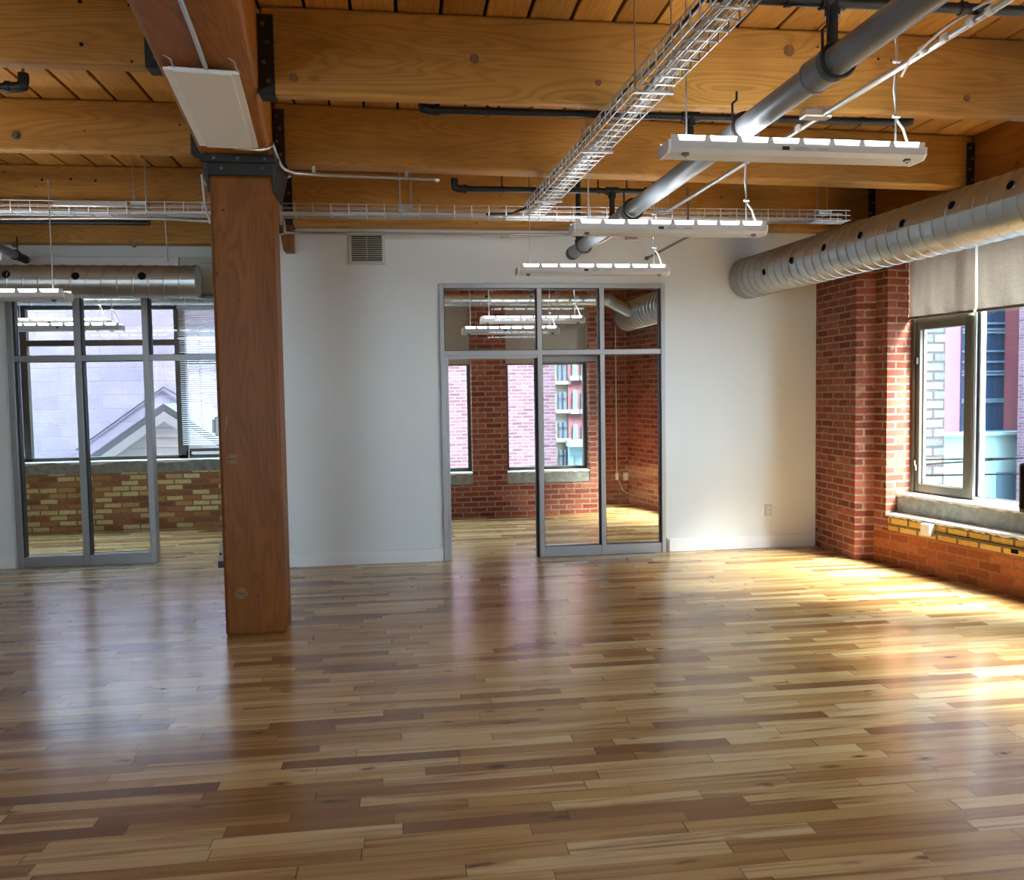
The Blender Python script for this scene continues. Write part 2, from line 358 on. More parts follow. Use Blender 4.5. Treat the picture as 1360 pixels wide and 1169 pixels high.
    def build(s, name, mat, parent=None, origin=None):
        if origin is None:
            if parent is not None: origin = ORG[parent.name]
            else:
                a = np.array([tuple(v) for v in s.v]); lo, hi = a.min(0), a.max(0)
                origin = Vector(((lo[0]+hi[0])/2, (lo[1]+hi[1])/2, lo[2]))
        origin = Vector(origin)
        me = bpy.data.meshes.new(name); me.from_pydata([tuple(v-origin) for v in s.v], [], s.f)
        uvl = me.uv_layers.new(name='UVMap'); flat = [c for f in s.uv for p in f for c in p]
        uvl.data.foreach_set('uv', flat)
        me.polygons.foreach_set('use_smooth', s.sm); me.materials.append(mat); me.update()
        o = bpy.data.objects.new(name, me); COL.objects.link(o)
        if parent is not None: o.parent = parent
        else: o.location = origin
        ORG[o.name] = origin
        return o
def thing(name, loc, label, cat, group=None, kind=None):
    o = bpy.data.objects.new(name, None); o.empty_display_size = 0.1; COL.objects.link(o); o.location = loc; ORG[o.name] = Vector(loc)
    return tag(o, label, cat, group, kind)
def tag(o, label=None, cat=None, group=None, kind=None):
    if label: o['label'] = label
    if cat: o['category'] = cat
    if group: o['group'] = group
    if kind: o['kind'] = kind
    return o
def struct(o): o['kind'] = 'structure'; return o
def kids(o): return [c for c in COL.objects if c.parent == o]
def copy_tree(o, parent=None):
    c = o.copy(); COL.objects.link(c)
    if parent is not None: c.parent = parent
    for ch in kids(o): copy_tree(ch, c)
    return c

def wall_grid(mb, a0, a1, z0, z1, t0, t1, holes, axis='x'):
    """upright wall with rectangular holes (a0,a1,z0,z1)"""
    xs = sorted({a0, a1, *[h[0] for h in holes], *[h[1] for h in holes]}); zs = sorted({z0, z1, *[h[2] for h in holes], *[h[3] for h in holes]})
    xs = [x for x in xs if a0 <= x <= a1]; zs = [z for z in zs if z0 <= z <= z1]
    for i in range(len(xs)-1):
        run = None
        for j in range(len(zs)-1):
            xm, zm = (xs[i]+xs[i+1])/2, (zs[j]+zs[j+1])/2
            if any(h[0] < xm < h[1] and h[2] < zm < h[3] for h in holes):
                if run is not None: emitb(mb, xs[i], xs[i+1], t0, t1, run, zs[j], axis); run = None
            elif run is None: run = zs[j]
        if run is not None: emitb(mb, xs[i], xs[i+1], t0, t1, run, zs[-1], axis)
    return mb
def emitb(mb, a0, a1, t0, t1, z0, z1, axis):
    if axis == 'x': mb.box(a0, a1, t0, t1, z0, z1)
    else: mb.box(t0, t1, a0, a1, z0, z1)

CEIL = 3.62
# facade frame: s runs along the brick outer wall towards the camera, d outwards
FO = Vector((4.286, 7.211, 0)); FK = 0.2; FN = math.hypot(1, FK)
FU = Vector((FK, -1, 0))/FN; FOUT = Vector((1, FK, 0))/FN
def fx(p): return FO+FU*p[0]+FOUT*p[1]+Vector((0, 0, p[2]))

# ------------------------------------------------------------------ room shell
def fac(y): return tuple(fx(((7.211-y)*FN, 0.45, 0)))[0]
slab_pts = [(-9.2, -4.6), (6.95, -4.6), tuple(fx((0.0, 0.45, 0)))[:2], (4.75, 8.2), (4.27, 8.2), (3.57, 11.7), (3.55, 12.0), (2.63, 12.0), (2.45, 11.12), (-9.2, 11.12)]
b = MB(); b.prism(slab_pts, -0.12, 0.0); struct(b.build('floor', M_FLOOR))
# ceiling: plank decking with open joints under a dark slab
b = MB(); x = -9.2; pw = 0.236
while x < 7.2:
    ye = 11.12 if x < 2.3 else 12.0 if x+pw < 3.57 else max(8.2, 11.7-(x+pw-3.57)*5) if x+pw < 4.75 else 7.2-(x+pw-4.75)*5
    if ye > -4.5: b.box(x+0.009, x+pw-0.009, -4.6, ye, CEIL, CEIL+0.05, 0.004)
    x += pw
ceil = struct(b.build('ceiling', M_PLANK))
b = MB(); b.prism(slab_pts, CEIL+0.03, CEIL+0.15); b.build('deck_backing', M_DARK, ceil)
ceil_slab = None

YW = 8.0
PX0, PX1, PZ1 = 0.352, 2.549, 2.642      # glazed opening in the middle wall
b = MB(); wall_grid(b, -1.52, 4.12, 0, CEIL, YW, YW+0.12, [(PX0, PX1, -1, PZ1)]); b.box(-1.52, -1.42, YW+0.12, 8.62, 0, CEIL)
struct(b.build('wall_middle', M_WALL))
LX0, LX1, LZ1 = -3.70, -1.66, 2.61
b = MB(); wall_grid(b, -9.2, -1.52, 0, CEIL, 8.5, 8.62, [(LX0, LX1, -1, LZ1)]); struct(b.build('wall_left_room', M_WALL))
b = MB(); b.box(-1.108-0.4, PX0-0.005, YW-0.018, YW, 0.0, 0.128, 0.004); struct(b.build('baseboard_middle', M_BASE))
b = MB(); b.box(PX1+0.03, 4.10, YW-0.018, YW, 0.0, 0.128, 0.004); struct(b.build('baseboard_middle_right', M_BASE))
b = MB(); b.box(-9.0, LX0-0.02, 8.486, 8.5, 0.0, 0.128); struct(b.build('baseboard_left', M_BASE))
b = MB(); b.box(-9.32, -9.2, -4.6, 11.12, 0, CEIL); struct(b.build('wall_left', M_WALL))
b = MB(); wall_grid(b, -9.2, 6.9, 0, CEIL, -4.9, -4.6, [(-4.2, -2.3, 0.65, 3.0)]); struct(b.build('wall_back', M_BRICK))  # hole for the added daylight window
b = MB(); b.box(-1.42, -1.30, 8.62, 10.78, 0, CEIL); b.box(-0.5, -0.38, 8.12, 10.78, 0, CEIL); struct(b.build('wall_between_rooms', M_WALL))

# --- facade on the right
WIN = [(0.15, 2.75), (3.6, 6.2), (7.05, 9.65)]
b = MB(fx); wall_grid(b, 0.0, 12.1, 0, 0.31, 0.0, 0.45, []); struct(b.build('wall_right', M_BRICKR))
b = MB(fx)
wall_grid(b, 0.0, 12.1, 0.456, 3.12, 0.0, 0.45, [(a, c, 0.4, 3.0) for a, c in WIN]); b.box(0.0, 0.18, 0.0, 0.45, 0.31, 0.456)
b.box(0.0, 12.1, 0.38, 0.45, 3.12, CEIL)
struct(b.build('wall_right_upper', M_BRICK))
b = MB()
pier = [(4.12, 8.2), (4.12, 7.25), (4.286, 7.211), tuple(fx((0.0, 0.45, 0)))[:2], (4.95, 8.2)]
b.prism(pier, 0, 3.12); struct(b.build('wall_right_pier', M_BRICK))
b = MB(fx)
b.box(0.18, 12.0, 0.0, 0.45, 0.31, 0.452)
struct(b.build('trim_ledge', M_YBRICK))
lt = MB(fx)
# uneven limewashed top of the ledge
N = 80; vs = []; rnd = random.Random(3)
s0, s1 = 0.16, 2.75
for i in range(N+1):
    s_ = s0+(s1-s0)*i/N; w_ = rnd.uniform(-0.008, 0.006)
    vs += [(s_, -0.012+w_, 0.440+rnd.uniform(-0.01, 0.006)), (s_, -0.008+w_, 0.458), (s_, 0.14, 0.464)]
fs = []
for i in range(N):
    a = i*3; fs += [(a, a+3, a+4, a+1), (a+1, a+4, a+5, a+2)]
lt._add(vs, fs); struct(lt.build('trim_ledge_top', M_MORT))
for k, (a, c) in enumerate(WIN):
    b = MB(fx); vs = []; fs = []; n_ = 60
    b.box(a, c, 0.125, 0.44, 0.456, 0.625)
    for i in range(n_+1):
        s_ = a+(c-a)*i/n_; vs += [(s_, 0.118+rnd.uniform(-0.004, 0.004), 0.612+rnd.uniform(-0.008, 0.008)), (s_, 0.12, 0.632), (s_, 0.30, 0.636)]
    for i in range(n_):
        q = i*3; fs += [(q, q+3, q+4, q+1), (q+1, q+4, q+5, q+2)]
    st = struct(b.build('trim_sill' if k == 0 else 'trim_sill_%d' % (k+1), M_CONC))
    t2 = MB(fx); t2._add(vs, fs); t2.build('sill_top', M_MORT, st)

def facade_window(idx, a, c, parent_name):
    """bronze casement beside a fixed light with silver beads"""
    o = fx((a, 0.33, 0.63)); t = bpy.data.objects.new(parent_name, None); COL.objects.link(t); t.location = o; ORG[t.name] = o; struct(t)
    z0, z1 = 0.636, 3.0
    m1, m2 = a+0.645, a+1.62
    f = MB(fx)
    f.box(a, a+0.035, 0.27, 0.41, z0, z1); f.box(c-0.04, c, 0.27, 0.41, z0, z1)
    f.box(a, c, 0.27, 0.41, z1-0.06, z1); f.box(a, c, 0.31, 0.41, z0, z0+0.012)
    f.build('window_frame', M_WFR, t)
    for x0, x1, cas in ((a+0.035, m1-0.055, True), (m1, m2, False), (m2+0.055, c-0.04, True)):
        if cas:
            sh = MB(fx); zt = 2.17
            sh.box(x0, x0+0.045, 0.29, 0.37, z0+0.012, zt, 0.004); sh.box(x1-0.03, x1+0.055, 0.29, 0.37, z0+0.012, zt+0.02, 0.004)
            sh.box(x0+0.045, x1-0.03, 0.29, 0.37, z0+0.012, z0+0.085, 0.004); sh.box(x0+0.045, x1-0.03, 0.29, 0.37, zt-0.06, zt, 0.004)
            sh.box(x0, x1, 0.29, 0.37, zt, zt+0.05)
            s1_ = sh.build('casement_sash', M_WFR, t)
            be = MB(fx); be.box(x0+0.045, x0+0.058, 0.33, 0.345, z0+0.085, zt-0.06); be.box(x0+0.045, x1-0.03, 0.33, 0.345, z0+0.085, z0+0.094); be.build('glazing_bead', M_WFL, s1_)
            gl = MB(fx); gl.box(x0+0.04, x1-0.025, 0.338, 0.344, z0+0.08, zt-0.055); gl.build('pane', M_WGLASS, s1_)
            ha = MB(fx); ha.box(x0+0.014, x0+0.028, 0.275, 0.29, 0.84, 0.89, 0.003); ha.tube([(x0+0.02, 0.272, 0.88), (x0+0.026, 0.262, 0.93)], 0.006, 8); ha.build('latch', M_ALU, s1_)
            ha = MB(fx); ha.box(x0+0.010, x0+0.034, 0.262, 0.29, 1.80, 1.86, 0.003); ha.build('hinge', M_BLK, s1_)
            g2 = MB(fx); g2.box(x0, x1, 0.338, 0.344, zt+0.05, z1-0.06); g2.build('pane', M_WGLASS, t)
        else:
            fr = MB(fx)
            fr.box(x0-0.0, x0+0.028, 0.30, 0.38, z0, z1-0.06, 0.003); fr.box(x1, x1+0.055, 0.30, 0.38, z0, z1-0.06, 0.003)
            fr.box(x0, x1, 0.30, 0.38, z0, z0+0.03, 0.003)
            fr.box(x0+0.045, x0+0.06, 0.32, 0.37, z0+0.03, z1-0.06)
            f1 = fr.build('fixed_light_frame', M_WFL, t)
            gk = MB(fx); gk.box(x0+0.028, x0+0.034, 0.31, 0.36, z0+0.03, z1-0.06); gk.box(x0+0.034, x1, 0.31, 0.36, z0+0.03, z0+0.035); gk.build('gasket', M_GASK, f1)
            gl = MB(fx); gl.box(x0+0.02, x1+0.01, 0.342, 0.348, z0+0.02, z1-0.06); gl.build('pane', M_WGLASS, f1)
    return t
for k, (a, c) in enumerate(WIN): facade_window(k, a, c, 'window_%d' % (k+1))

def roller_blind(a, c, zb, label, group=None):
    o = fx(((a+c)/2, 0.23, zb)); t = thing('roller_blind', o, label, 'blind', group)
    m = MB(fx); n_ = 24; vs = []; fs = []; zs = [zb, zb+0.04, zb+0.12, zb+0.3, zb+0.5, 2.93]
    for i in range(n_+1):
        u_ = i/n_; s_ = a+(c-a)*u_
        for j, z in enumerate(zs):
            amp = max(0.0, 1-(z-zb)/0.55)*0.008
            vs.append((s_, 0.235+amp*math.sin(u_*19+j*0.9)+0.003*math.sin(u_*41), z))
    nz = len(zs)
    for i in range(n_):
        for j in range(nz-1): q = i*nz+j; fs.append((q, q+nz, q+nz+1, q+1))
    m._add(vs, fs, True); m.build('fabric', M_BLIND, t)
    m = MB(fx); m.box(a, c, 0.226, 0.246, zb-0.022, zb+0.004, 0.004); m.build('bottom_bar', plain_tan, t)
    m = MB(fx); m.tube([(a, 0.23, 2.955), (c, 0.23, 2.955)], 0.022, 12); m.build('roller', M_WHITE, t)
plain_tan = plain('taupe_hem', s2l((112, 102, 88)), 0.8)
roller_blind(0.155, 0.858, 2.225, 'taupe fabric roller blind half lowered over the bronze casement beside the brick pier')
roller_blind(0.884, 1.775, 2.225, 'taupe fabric roller blind at the right edge of the photo over the fixed window light')

# --- room behind the glazed partition (brick corner room)
YF = 10.78
WA, WB = (-0.30, 0.865), (1.315, 2.41)
b = MB(); wall_grid(b, -1.42, 2.54, 0, CEIL, YF, YF+0.34, [(WA[0], WA[1], 0.43, 2.85), (WB[0], WB[1], 0.42, 2.85)])
b.prism([(2.43, 11.12), (2.54, 11.12), (2.70, 11.68), (2.73, 12.0), (2.625, 12.0)], 0, CEIL); b.box(2.70, 3.6, 11.68, 12.0, 0, CEIL)
struct(b.build('wall_corner_room', M_BRICK))
rx = lambda y: 3.17+0.2*(11.68-y)
b = MB()
def side(y0, y1, z0, z1):
    b.prism([(rx(y0), y0), (rx(y0)+0.4, y0), (rx(y1)+0.4, y1), (rx(y1), y1)], z0, z1)
side(10.78, 11.9, 0, CEIL); side(8.12, 9.0, 0, CEIL); side(9.0, 10.78, 0, 0.42); side(9.0, 10.78, 2.9, CEIL)
struct(b.build('wall_corner_room_right', M_BRICK))
b = MB(); b.prism([(rx(9.0)+0.1, 9.0), (rx(9.0)+0.36, 9.0), (rx(10.78)+0.36, 10.78), (rx(10.78)+0.1, 10.78)], 0.42, 0.62); struct(b.build('trim_sill_5', M_CONC))
t = bpy.data.objects.new('window_7', None); COL.objects.link(t); o = Vector((rx(9.9)+0.3, 9.9, 0.62)); t.location = o; ORG[t.name] = o; struct(t)
b = MB()
for y in (9.0, 9.86, 10.73):
    b.box(rx(y+0.02)+0.25, rx(y+0.02)+0.33, y, y+0.05, 0.62, 2.9)
b.build('window_frame', M_WFR, t)
b = MB(); b.prism([(rx(9.0)+0.29, 9.0), (rx(9.0)+0.296, 9.0), (rx(10.78)+0.296, 10.78), (rx(10.78)+0.29, 10.78)], 0.62, 2.9); b.build('pane', M_WGLASS, t)

def y_window(name, x0, x1, z0, z1, y, bars=(), transoms=(), fw_=0.05, mat=None):
    t = bpy.data.objects.new(name, None); COL.objects.link(t); o = Vector(((x0+x1)/2, y, z0)); t.location = o; ORG[t.name] = o; struct(t)
    f = MB(); f.box(x0, x0+fw_, y, y+0.08, z0, z1); f.box(x1-fw_, x1, y, y+0.08, z0, z1); f.box(x0, x1, y, y+0.08, z0, z0+fw_); f.box(x0, x1, y, y+0.08, z1-fw_, z1)
    for bx0, bx1 in bars: f.box(bx0, bx1, y, y+0.08, z0, z1)
    for zz0, zz1, a, c in transoms: f.box(a, c, y+0.01, y+0.07, zz0, zz1)
    f.build('window_frame', mat or M_WFR, t)
    g = MB(); g.box(x0+0.02, x1-0.02, y+0.04, y+0.046, z0+0.02, z1-0.02); g.build('pane', M_WGLASS, t)
    return t
y_window('window_8', -4.2, -2.3, 0.65, 3.0, -4.8)  # unseen back-wall window, added to bring more daylight into the room
y_window('window_4', WA[0], WA[1], 0.585, 2.85, YF+0.16, fw_=0.045)
y_window('window_5', WB[0], WB[1], 0.575, 2.85, YF+0.16, fw_=0.045)
for k, (w_, nm) in enumerate(((WA, 'trim_sill_6'), (WB, 'trim_sill_7'))):
    b = MB(); b.box(w_[0], w_[1], YF+0.01, YF+0.26, 0.425, 0.575)
    s_ = struct(b.build(nm, M_CONC))
    vs = []; fs = []; n_ = 30
    for i in range(n_+1):
        x = w_[0]+(w_[1]-w_[0])*i/n_; vs += [(x, YF+0.004, 0.560+rnd.uniform(-0.012, 0.008)), (x, YF+0.006, 0.577), (x, YF+0.16, 0.582)]
    for i in range(n_): q = i*3; fs += [(q, q+3, q+4, q+1), (q+1, q+4, q+5, q+2)]
    m = MB(); m._add(vs, fs); m.build('sill_top', M_MORT, s_)
    t = thing('roller_blind', ((w_[0]+w_[1])/2, YF+0.1, 1.98), ['beige roller blind left of the brick column in the glazed corner room', 'beige roller blind right of the brick column in the glazed corner room'][k], 'blind')
    m = MB(); m.box(w_[0]+0.01, w_[1]-0.01, YF+0.10, YF+0.104, 1.98, 2.83); m.build('fabric', M_BLIND, t)
    m = MB(); m.box(w_[0]+0.01, w_[1]-0.01, YF+0.094, YF+0.110, 1.962, 1.985, 0.003); m.build('bottom_bar', plain_tan, t)
    m = MB(); m.tube([(w_[0]+0.01, YF+0.1, 2.83), (w_[1]-0.01, YF+0.1, 2.83)], 0.018, 10); m.build('roller', M_WHITE, t)

# --- left room
WL = (-5.6, -1.70)
b = MB(); wall_grid(b, -9.2, -1.42, 0, CEIL, YF, YF+0.34, [(WL[0], WL[1], 0.70, 2.76)]); struct(b.build('wall_left_room_far', M_MIXB))
b = MB(); b.box(WL[0], WL[1], YF+0.01, YF+0.28, 0.70, 0.842)
s_ = struct(b.build('trim_sill_8', M_CONC)); vs = []; fs = []; n_ = 110
for i in range(n_+1):
    x = WL[0]+(WL[1]-WL[0])*i/n_; vs += [(x, YF+0.004, 0.825+0.014*math.sin(x*7)+rnd.uniform(-0.008, 0.006)), (x, YF+0.006, 0.845), (x, YF+0.18, 0.85)]
for i in range(n_): q = i*3; fs += [(q, q+3, q+4, q+1), (q+1, q+4, q+5, q+2)]
m = MB(); m._add(vs, fs); m.build('sill_top', M_MORT, s_)
wl = y_window('window_6', WL[0], WL[1], 0.842, 2.76, YF+0.16, bars=((-4.63, -4.55), (-2.82, -2.70)), transoms=((2.265, 2.335, -4.6, -2.8), (0.93, 0.97, -2.72, -1.7), (2.02, 2.10, -2.72, -1.7)), fw_=0.05)
b = MB(); b.box(-2.72, -2.66, YF+0.14, YF+0.16, 0.88, 0.94); b.tube([(-2.69, YF+0.13, 0.91), (-2.64, YF+0.10, 0.90)], 0.008, 8); b.build('latch', M_BLK, wl)
t = thing('venetian_blind', (-2.2, YF+0.08, 1.1), 'pale venetian blind behind the timber post in the left glazed room', 'blind')
b = MB(); z = 2.70
while z > 2.36:
    b.hexa([(-2.74, YF+0.065, z), (-1.74, YF+0.065, z), (-1.74, YF+0.085, z+0.014), (-2.74, YF+0.085, z+0.014)], [(-2.74, YF+0.065, z+0.002), (-1.74, YF+0.065, z+0.002), (-1.74, YF+0.085, z+0.016), (-2.74, YF+0.085, z+0.016)]); z -= 0.022
while z > 1.02:
    b.hexa([(-2.74, YF+0.065, z), (-1.74, YF+0.065, z), (-1.74, YF+0.09, z+0.008), (-2.74, YF+0.09, z+0.008)], [(-2.74, YF+0.065, z+0.002), (-1.74, YF+0.065, z+0.002), (-1.74, YF+0.09, z+0.010), (-2.74, YF+0.09, z+0.010)]); z -= 0.026
b.build('slats', M_WHITE, t)
b = MB(); b.box(-2.75, -1.73, YF+0.06, YF+0.10, 2.705, 2.745); b.build('headrail', M_WHITE, t)
b = MB()
for x in (-2.64, -2.50, -1.84): b.tube([(x, YF+0.062, 2.70), (x, YF+0.062, 1.0)], 0.003, 6)
b.tube([(-2.66, YF+0.05, 1.0), (-2.67, YF+0.04, 0.8), (-2.73, YF+0.03, 0.68), (-2.80, YF+0.03, 0.72), (-2.82, YF+0.05, 0.84)], 0.004, 6)
b.build('cord', M_WHITE, t)

# ------------------------------------------------------------------ glazed partitions
def bx(mb, a, c, y0, y1, z0, z1): return mb.box(a, c, y0, y1, z0, z1, 0.003)
t = thing('glazed_partition', (1.45, YW, 0), 'grey aluminium glazed partition with open doorway set in the white middle wall', 'partition')
b = MB(); y0, y1 = YW-0.022, YW+0.10
bx(b, PX0, PX0+0.042, y0, y1, 0, PZ1); bx(b, PX1-0.042, PX1, y0, y1, 0, PZ1); bx(b, PX0+0.042, PX1-0.042, y0, y1, PZ1-0.042, PZ1)
b.build('frame', M_ALU, t)
b = MB(); bx(b, PX0+0.042, PX1-0.042, YW-0.015, y1, 1.962, 2.010); b.build('transom_rail', M_ALU, t)
for x0, zb in ((1.285, 0.0), (1.898, 0.0)):
    b = MB(); bx(b, x0, x0+0.046, YW-0.012, y1, zb, PZ1-0.042); b.build('mullion', M_ALU, t)
b = MB(); bx(b, 1.331, 1.898, YW-0.008, y1-0.02, 0.0, 0.095); bx(b, 1.944, PX1-0.042, YW-0.008, y1-0.02, 0.0, 0.095); b.build('bottom_rail', M_ALU, t)
b = MB()
for x0, x1, z0, z1 in ((PX0+0.042, 1.285, 2.01, 2.60), (1.331, 1.898, 2.01, 2.60), (1.944, 2.507, 2.01, 2.60), (1.331, 1.898, 0.095, 1.962), (1.944, 2.507, 0.095, 1.962)):
    for (p, q, r_, s_) in ((x0, x0+0.006, z0, z1), (x1-0.010, x1, z0, z1), (x0, x1, z0, z0+0.004), (x0, x1, z1-0.006, z1)): b.box(p, q, YW+0.005, YW+0.07, r_, s_)
b.build('gasket', M_GASK, t)
for x0, x1, z0, z1 in ((PX0+0.042, 1.285, 2.01, 2.60), (1.331, 1.898, 2.01, 2.60), (1.944, 2.507, 2.01, 2.60), (1.331, 1.898, 0.095, 1.962), (1.944, 2.507, 0.095, 1.962)):
    g = MB(); g.box(x0+0.002, x1-0.002, YW+0.03, YW+0.038, z0+0.002, z1-0.002); g.build('pane', M_GLASS, t)
b = MB(); bx(b, PX0+0.042, PX0+0.075, YW+0.0, YW+0.09, 0, 1.962); bx(b, PX0+0.075, 1.285, YW+0.0, YW+0.09, 1.935, 1.962); b.build('door_jamb', M_ALU, t)
b = MB(); b.box(1.262, 1.285, YW+0.03, YW+0.10, 0, 1.962); b.box(PX1+0.004, PX1+0.012, YW-0.004, YW, 0.0, 0.14); b.build('edge_seal', M_GASK, t)
# sliding leaf parked behind the middle pane
t = thing('sliding_door', (1.6, YW+0.13, 0.012), 'grey framed sliding glass door parked behind the middle partition pane', 'door')
b = MB(); ya, yb = YW+0.115, YW+0.15
bx(b, 1.268, 1.318, ya, yb, 0.012, 1.95); bx(b, 1.905, 1.95, ya, yb, 0.012, 1.95); bx(b, 1.318, 1.905, ya, yb, 0.012, 0.09); bx(b, 1.318, 1.905, ya, yb, 1.905, 1.95); b.build('door_frame', M_ALU, t)
g = MB(); g.box(1.316, 1.907, YW+0.13, YW+0.136, 0.088, 1.907); g.build('pane', M_GLASS, t)

t = thing('glazed_partition', (-2.8, 8.5, 0), 'dark grey glazed partition left of the timber post', 'partition')
y0, y1 = 8.475, 8.60
b = MB(); bx(b, LX0, LX0+0.055, y0, y1, 0, LZ1); bx(b, LX1-0.05, LX1, y0, y1, 0, LZ1); bx(b, LX0, LX1, y0, y1, LZ1-0.035, LZ1); b.build('frame', M_ALUD, t)
b = MB(); bx(b, LX0+0.055, LX1-0.05, y0+0.006, y1, 1.97, 2.026); b.build('transom_rail', M_ALUD, t)
for x0, zb, zt in ((-3.09, 0, LZ1), (-2.468, 0, LZ1)):
    b = MB(); bx(b, x0-0.012, x0+0.045, y0+0.003, y1, zb, zt-0.035); b.build('mullion', M_ALUD, t)
b = MB(); bx(b, LX0+0.055, -3.10, y0+0.01, y1-0.03, 0, 0.10); bx(b, -3.045, -2.48, y0+0.01, y1-0.03, 0, 0.10); b.build('bottom_rail', M_ALUD, t)
PL = [(LX0+0.055, -3.102, 2.026, 2.575), (-3.045, -2.48, 2.026, 2.575), (-2.423, LX1-0.05, 2.026, 2.575), (LX0+0.055, -3.102, 0.10, 1.97), (-3.045, -2.48, 0.10, 1.97)]
b = MB()
for x0, x1, z0, z1 in PL:
    for (p, q, r_, s_) in ((x0, x0+0.016, z0, z1), (x1-0.004, x1, z0, z1), (x0, x1, z0, z0+0.004), (x0, x1, z1-0.006, z1)): b.box(p, q, 8.50, 8.57, r_, s_)
b.build('gasket', M_GASK, t)
for x0, x1, z0, z1 in PL:
    g = MB(); g.box(x0+0.002, x1-0.002, 8.53, 8.538, z0+0.002, z1-0.002); g.build('pane', M_GLASS, t)

# ------------------------------------------------------------------ timber frame
def skew_beam(name, xa, ya, xb, yb, th, z0, z1, mat, label, cat='beam', group=None, bev=0.018):
    """beam between (xa,ya) and (xb,yb): these are its front face ends; th is its thickness behind that face"""
    o = Vector(((xa+xb)/2, (ya+yb)/2, z0)); t = thing(name, o, label, cat, group)
    m = MB(); d = Vector((xb-xa, yb-ya, 0)).normalized(); n_ = Vector((-d.y, d.x, 0))
    A, B = Vector((xa, ya, 0)), Vector((xb, yb, 0))
    q = [A, B, B+n_*th, A+n_*th]
    m.hexa([(p.x, p.y, z0) for p in q], [(p.x, p.y, z1) for p in q], bev, 2)
    m.build('timber', mat, t); return t
def bolt(parent, p, nrm, r=0.022, name='bolt', mat=None):
    m = MB(); p = Vector(p); nrm = Vector(nrm); m.disc(p, nrm, r, 0.005, 18); m.disc(p+nrm*0.005, nrm, r*0.62, 0.016, 6)
    return m.build(name, mat or M_BOLT, parent)
def plug(parent, p, nrm, r=0.03, name='wood_plug', slot=True):
    m = MB(); p = Vector(p); nrm = Vector(nrm); m.disc(p-nrm*0.002, nrm, r, 0.006, 20)
    o = m.build(name, M_PLUG, parent)
    if not slot: return o
    a = nrm.cross(Vector((0, 0, 1))).normalized(); m = MB(); q = p+nrm*0.0045
    m._add([q-a*r*0.8+Vector((0, 0, -0.002)), q+a*r*0.8+Vector((0, 0, -0.002)), q+a*r*0.8+Vector((0, 0, 0.002)), q-a*r*0.8+Vector((0, 0, 0.002))], [(0, 1, 2, 3)])
    m.build('slot', M_DARK, o); return o
def hanger(parent, x, y, th, z0, z1, w=0.11, side=1, mat=None):
    """steel joist hanger: face plate on the beam front plus a strap under it"""
    m = MB(); x0, x1 = (x, x+w) if side > 0 else (x-w, x)
    m.box(x0, x1, y-0.008, y, z0, z1, 0.002); m.box(x0, x1, y+th, y+th+0.008, z0, z1, 0.002); m.box(x0, x1, y-0.008, y+th+0.008, z0-0.008, z0, 0.002)
    h = m.build('beam_hanger', mat or M_STEEL, parent)
    for k in range(4):
        m = MB(); z = z0+(z1-z0)*(0.15+0.24*k); xx = x0+w*(0.35 if k % 2 else 0.62); m.disc((xx, y-0.008, z), (0, -1, 0), 0.012, 0.012, 6); m.build('bolt', M_BOLT, h)
    return h
gx = lambda y, e: (-1.28 if e < 0 else -0.826)-0.10*(y-5.74)      # girder faces
# post
px0, px1, py0, py1 = -1.222, -0.824, 5.74, 6.02
t = thing('timber_post', (-1.01, 5.94, 0), 'square reddish brown timber post standing on the wooden floor', 'post')
m = MB(); m.hexa([(px0, py0, 0), (px1, py0, 0), (px1, py1, 0), (px0, py1, 0)], [(px0-0.004, py0, 3.05), (px1, py0, 3.05), (px1, py1, 3.05), (px0-0.004, py1, 3.05)], 0.022, 2); m.build('timber', M_POST, t)
p = ony(308, 610, 5.74); plug(t, (p[0], 5.74, p[2]), (0, -1, 0), 0.036)
p = ony(321, 788, 5.74); plug(t, (p[0], 5.74, p[2]), (0, -1, 0), 0.040)
m = MB(); p = ony(299, 562, 5.74)
m._add([(p[0]-0.008, 5.7385, p[2]-0.07), (p[0]+0.012, 5.7385, p[2]-0.02), (p[0]+0.022, 5.7385, p[2]+0.08), (p[0]+0.004, 5.7385, p[2]+0.03)], [(0, 1, 2, 3)]); m.build('gouge', M_PLUG, t)
# steel post cap
m = MB(); m.box(-1.262, -0.772, 5.70, 6.18, 3.155, 3.172, 0.003); m.box(px0-0.004, px1+0.004, 5.722, 5.74, 3.045, 3.155, 0.002)
m.box(-1.27, -0.77, 5.69, 5.705, 3.12, 3.172, 0.002)
for sx in (px0-0.014, px1+0.001):
    m.hexa([(sx, 5.76, 2.94), (sx+0.012, 5.76, 2.94), (sx+0.012, 6.10, 2.94), (sx, 6.10, 2.94)], [(sx-(0.03 if sx < -1 else -0.0), 5.70, 3.16), (sx+(0.012 if sx < -1 else 0.045), 5.70, 3.16), (sx+(0.012 if sx < -1 else 0.045), 6.18, 3.16), (sx-(0.03 if sx < -1 else -0.0), 6.18, 3.16)])
cap = m.build('post_cap', M_STEEL, t)
for x in (-1.18, -1.03, -0.86): bolt(cap, (x, 5.69, 3.145), (0, -1, 0), 0.010)
for x in (-1.14, -0.88): bolt(cap, (x, 5.722, 3.09), (0, -1, 0), 0.010)
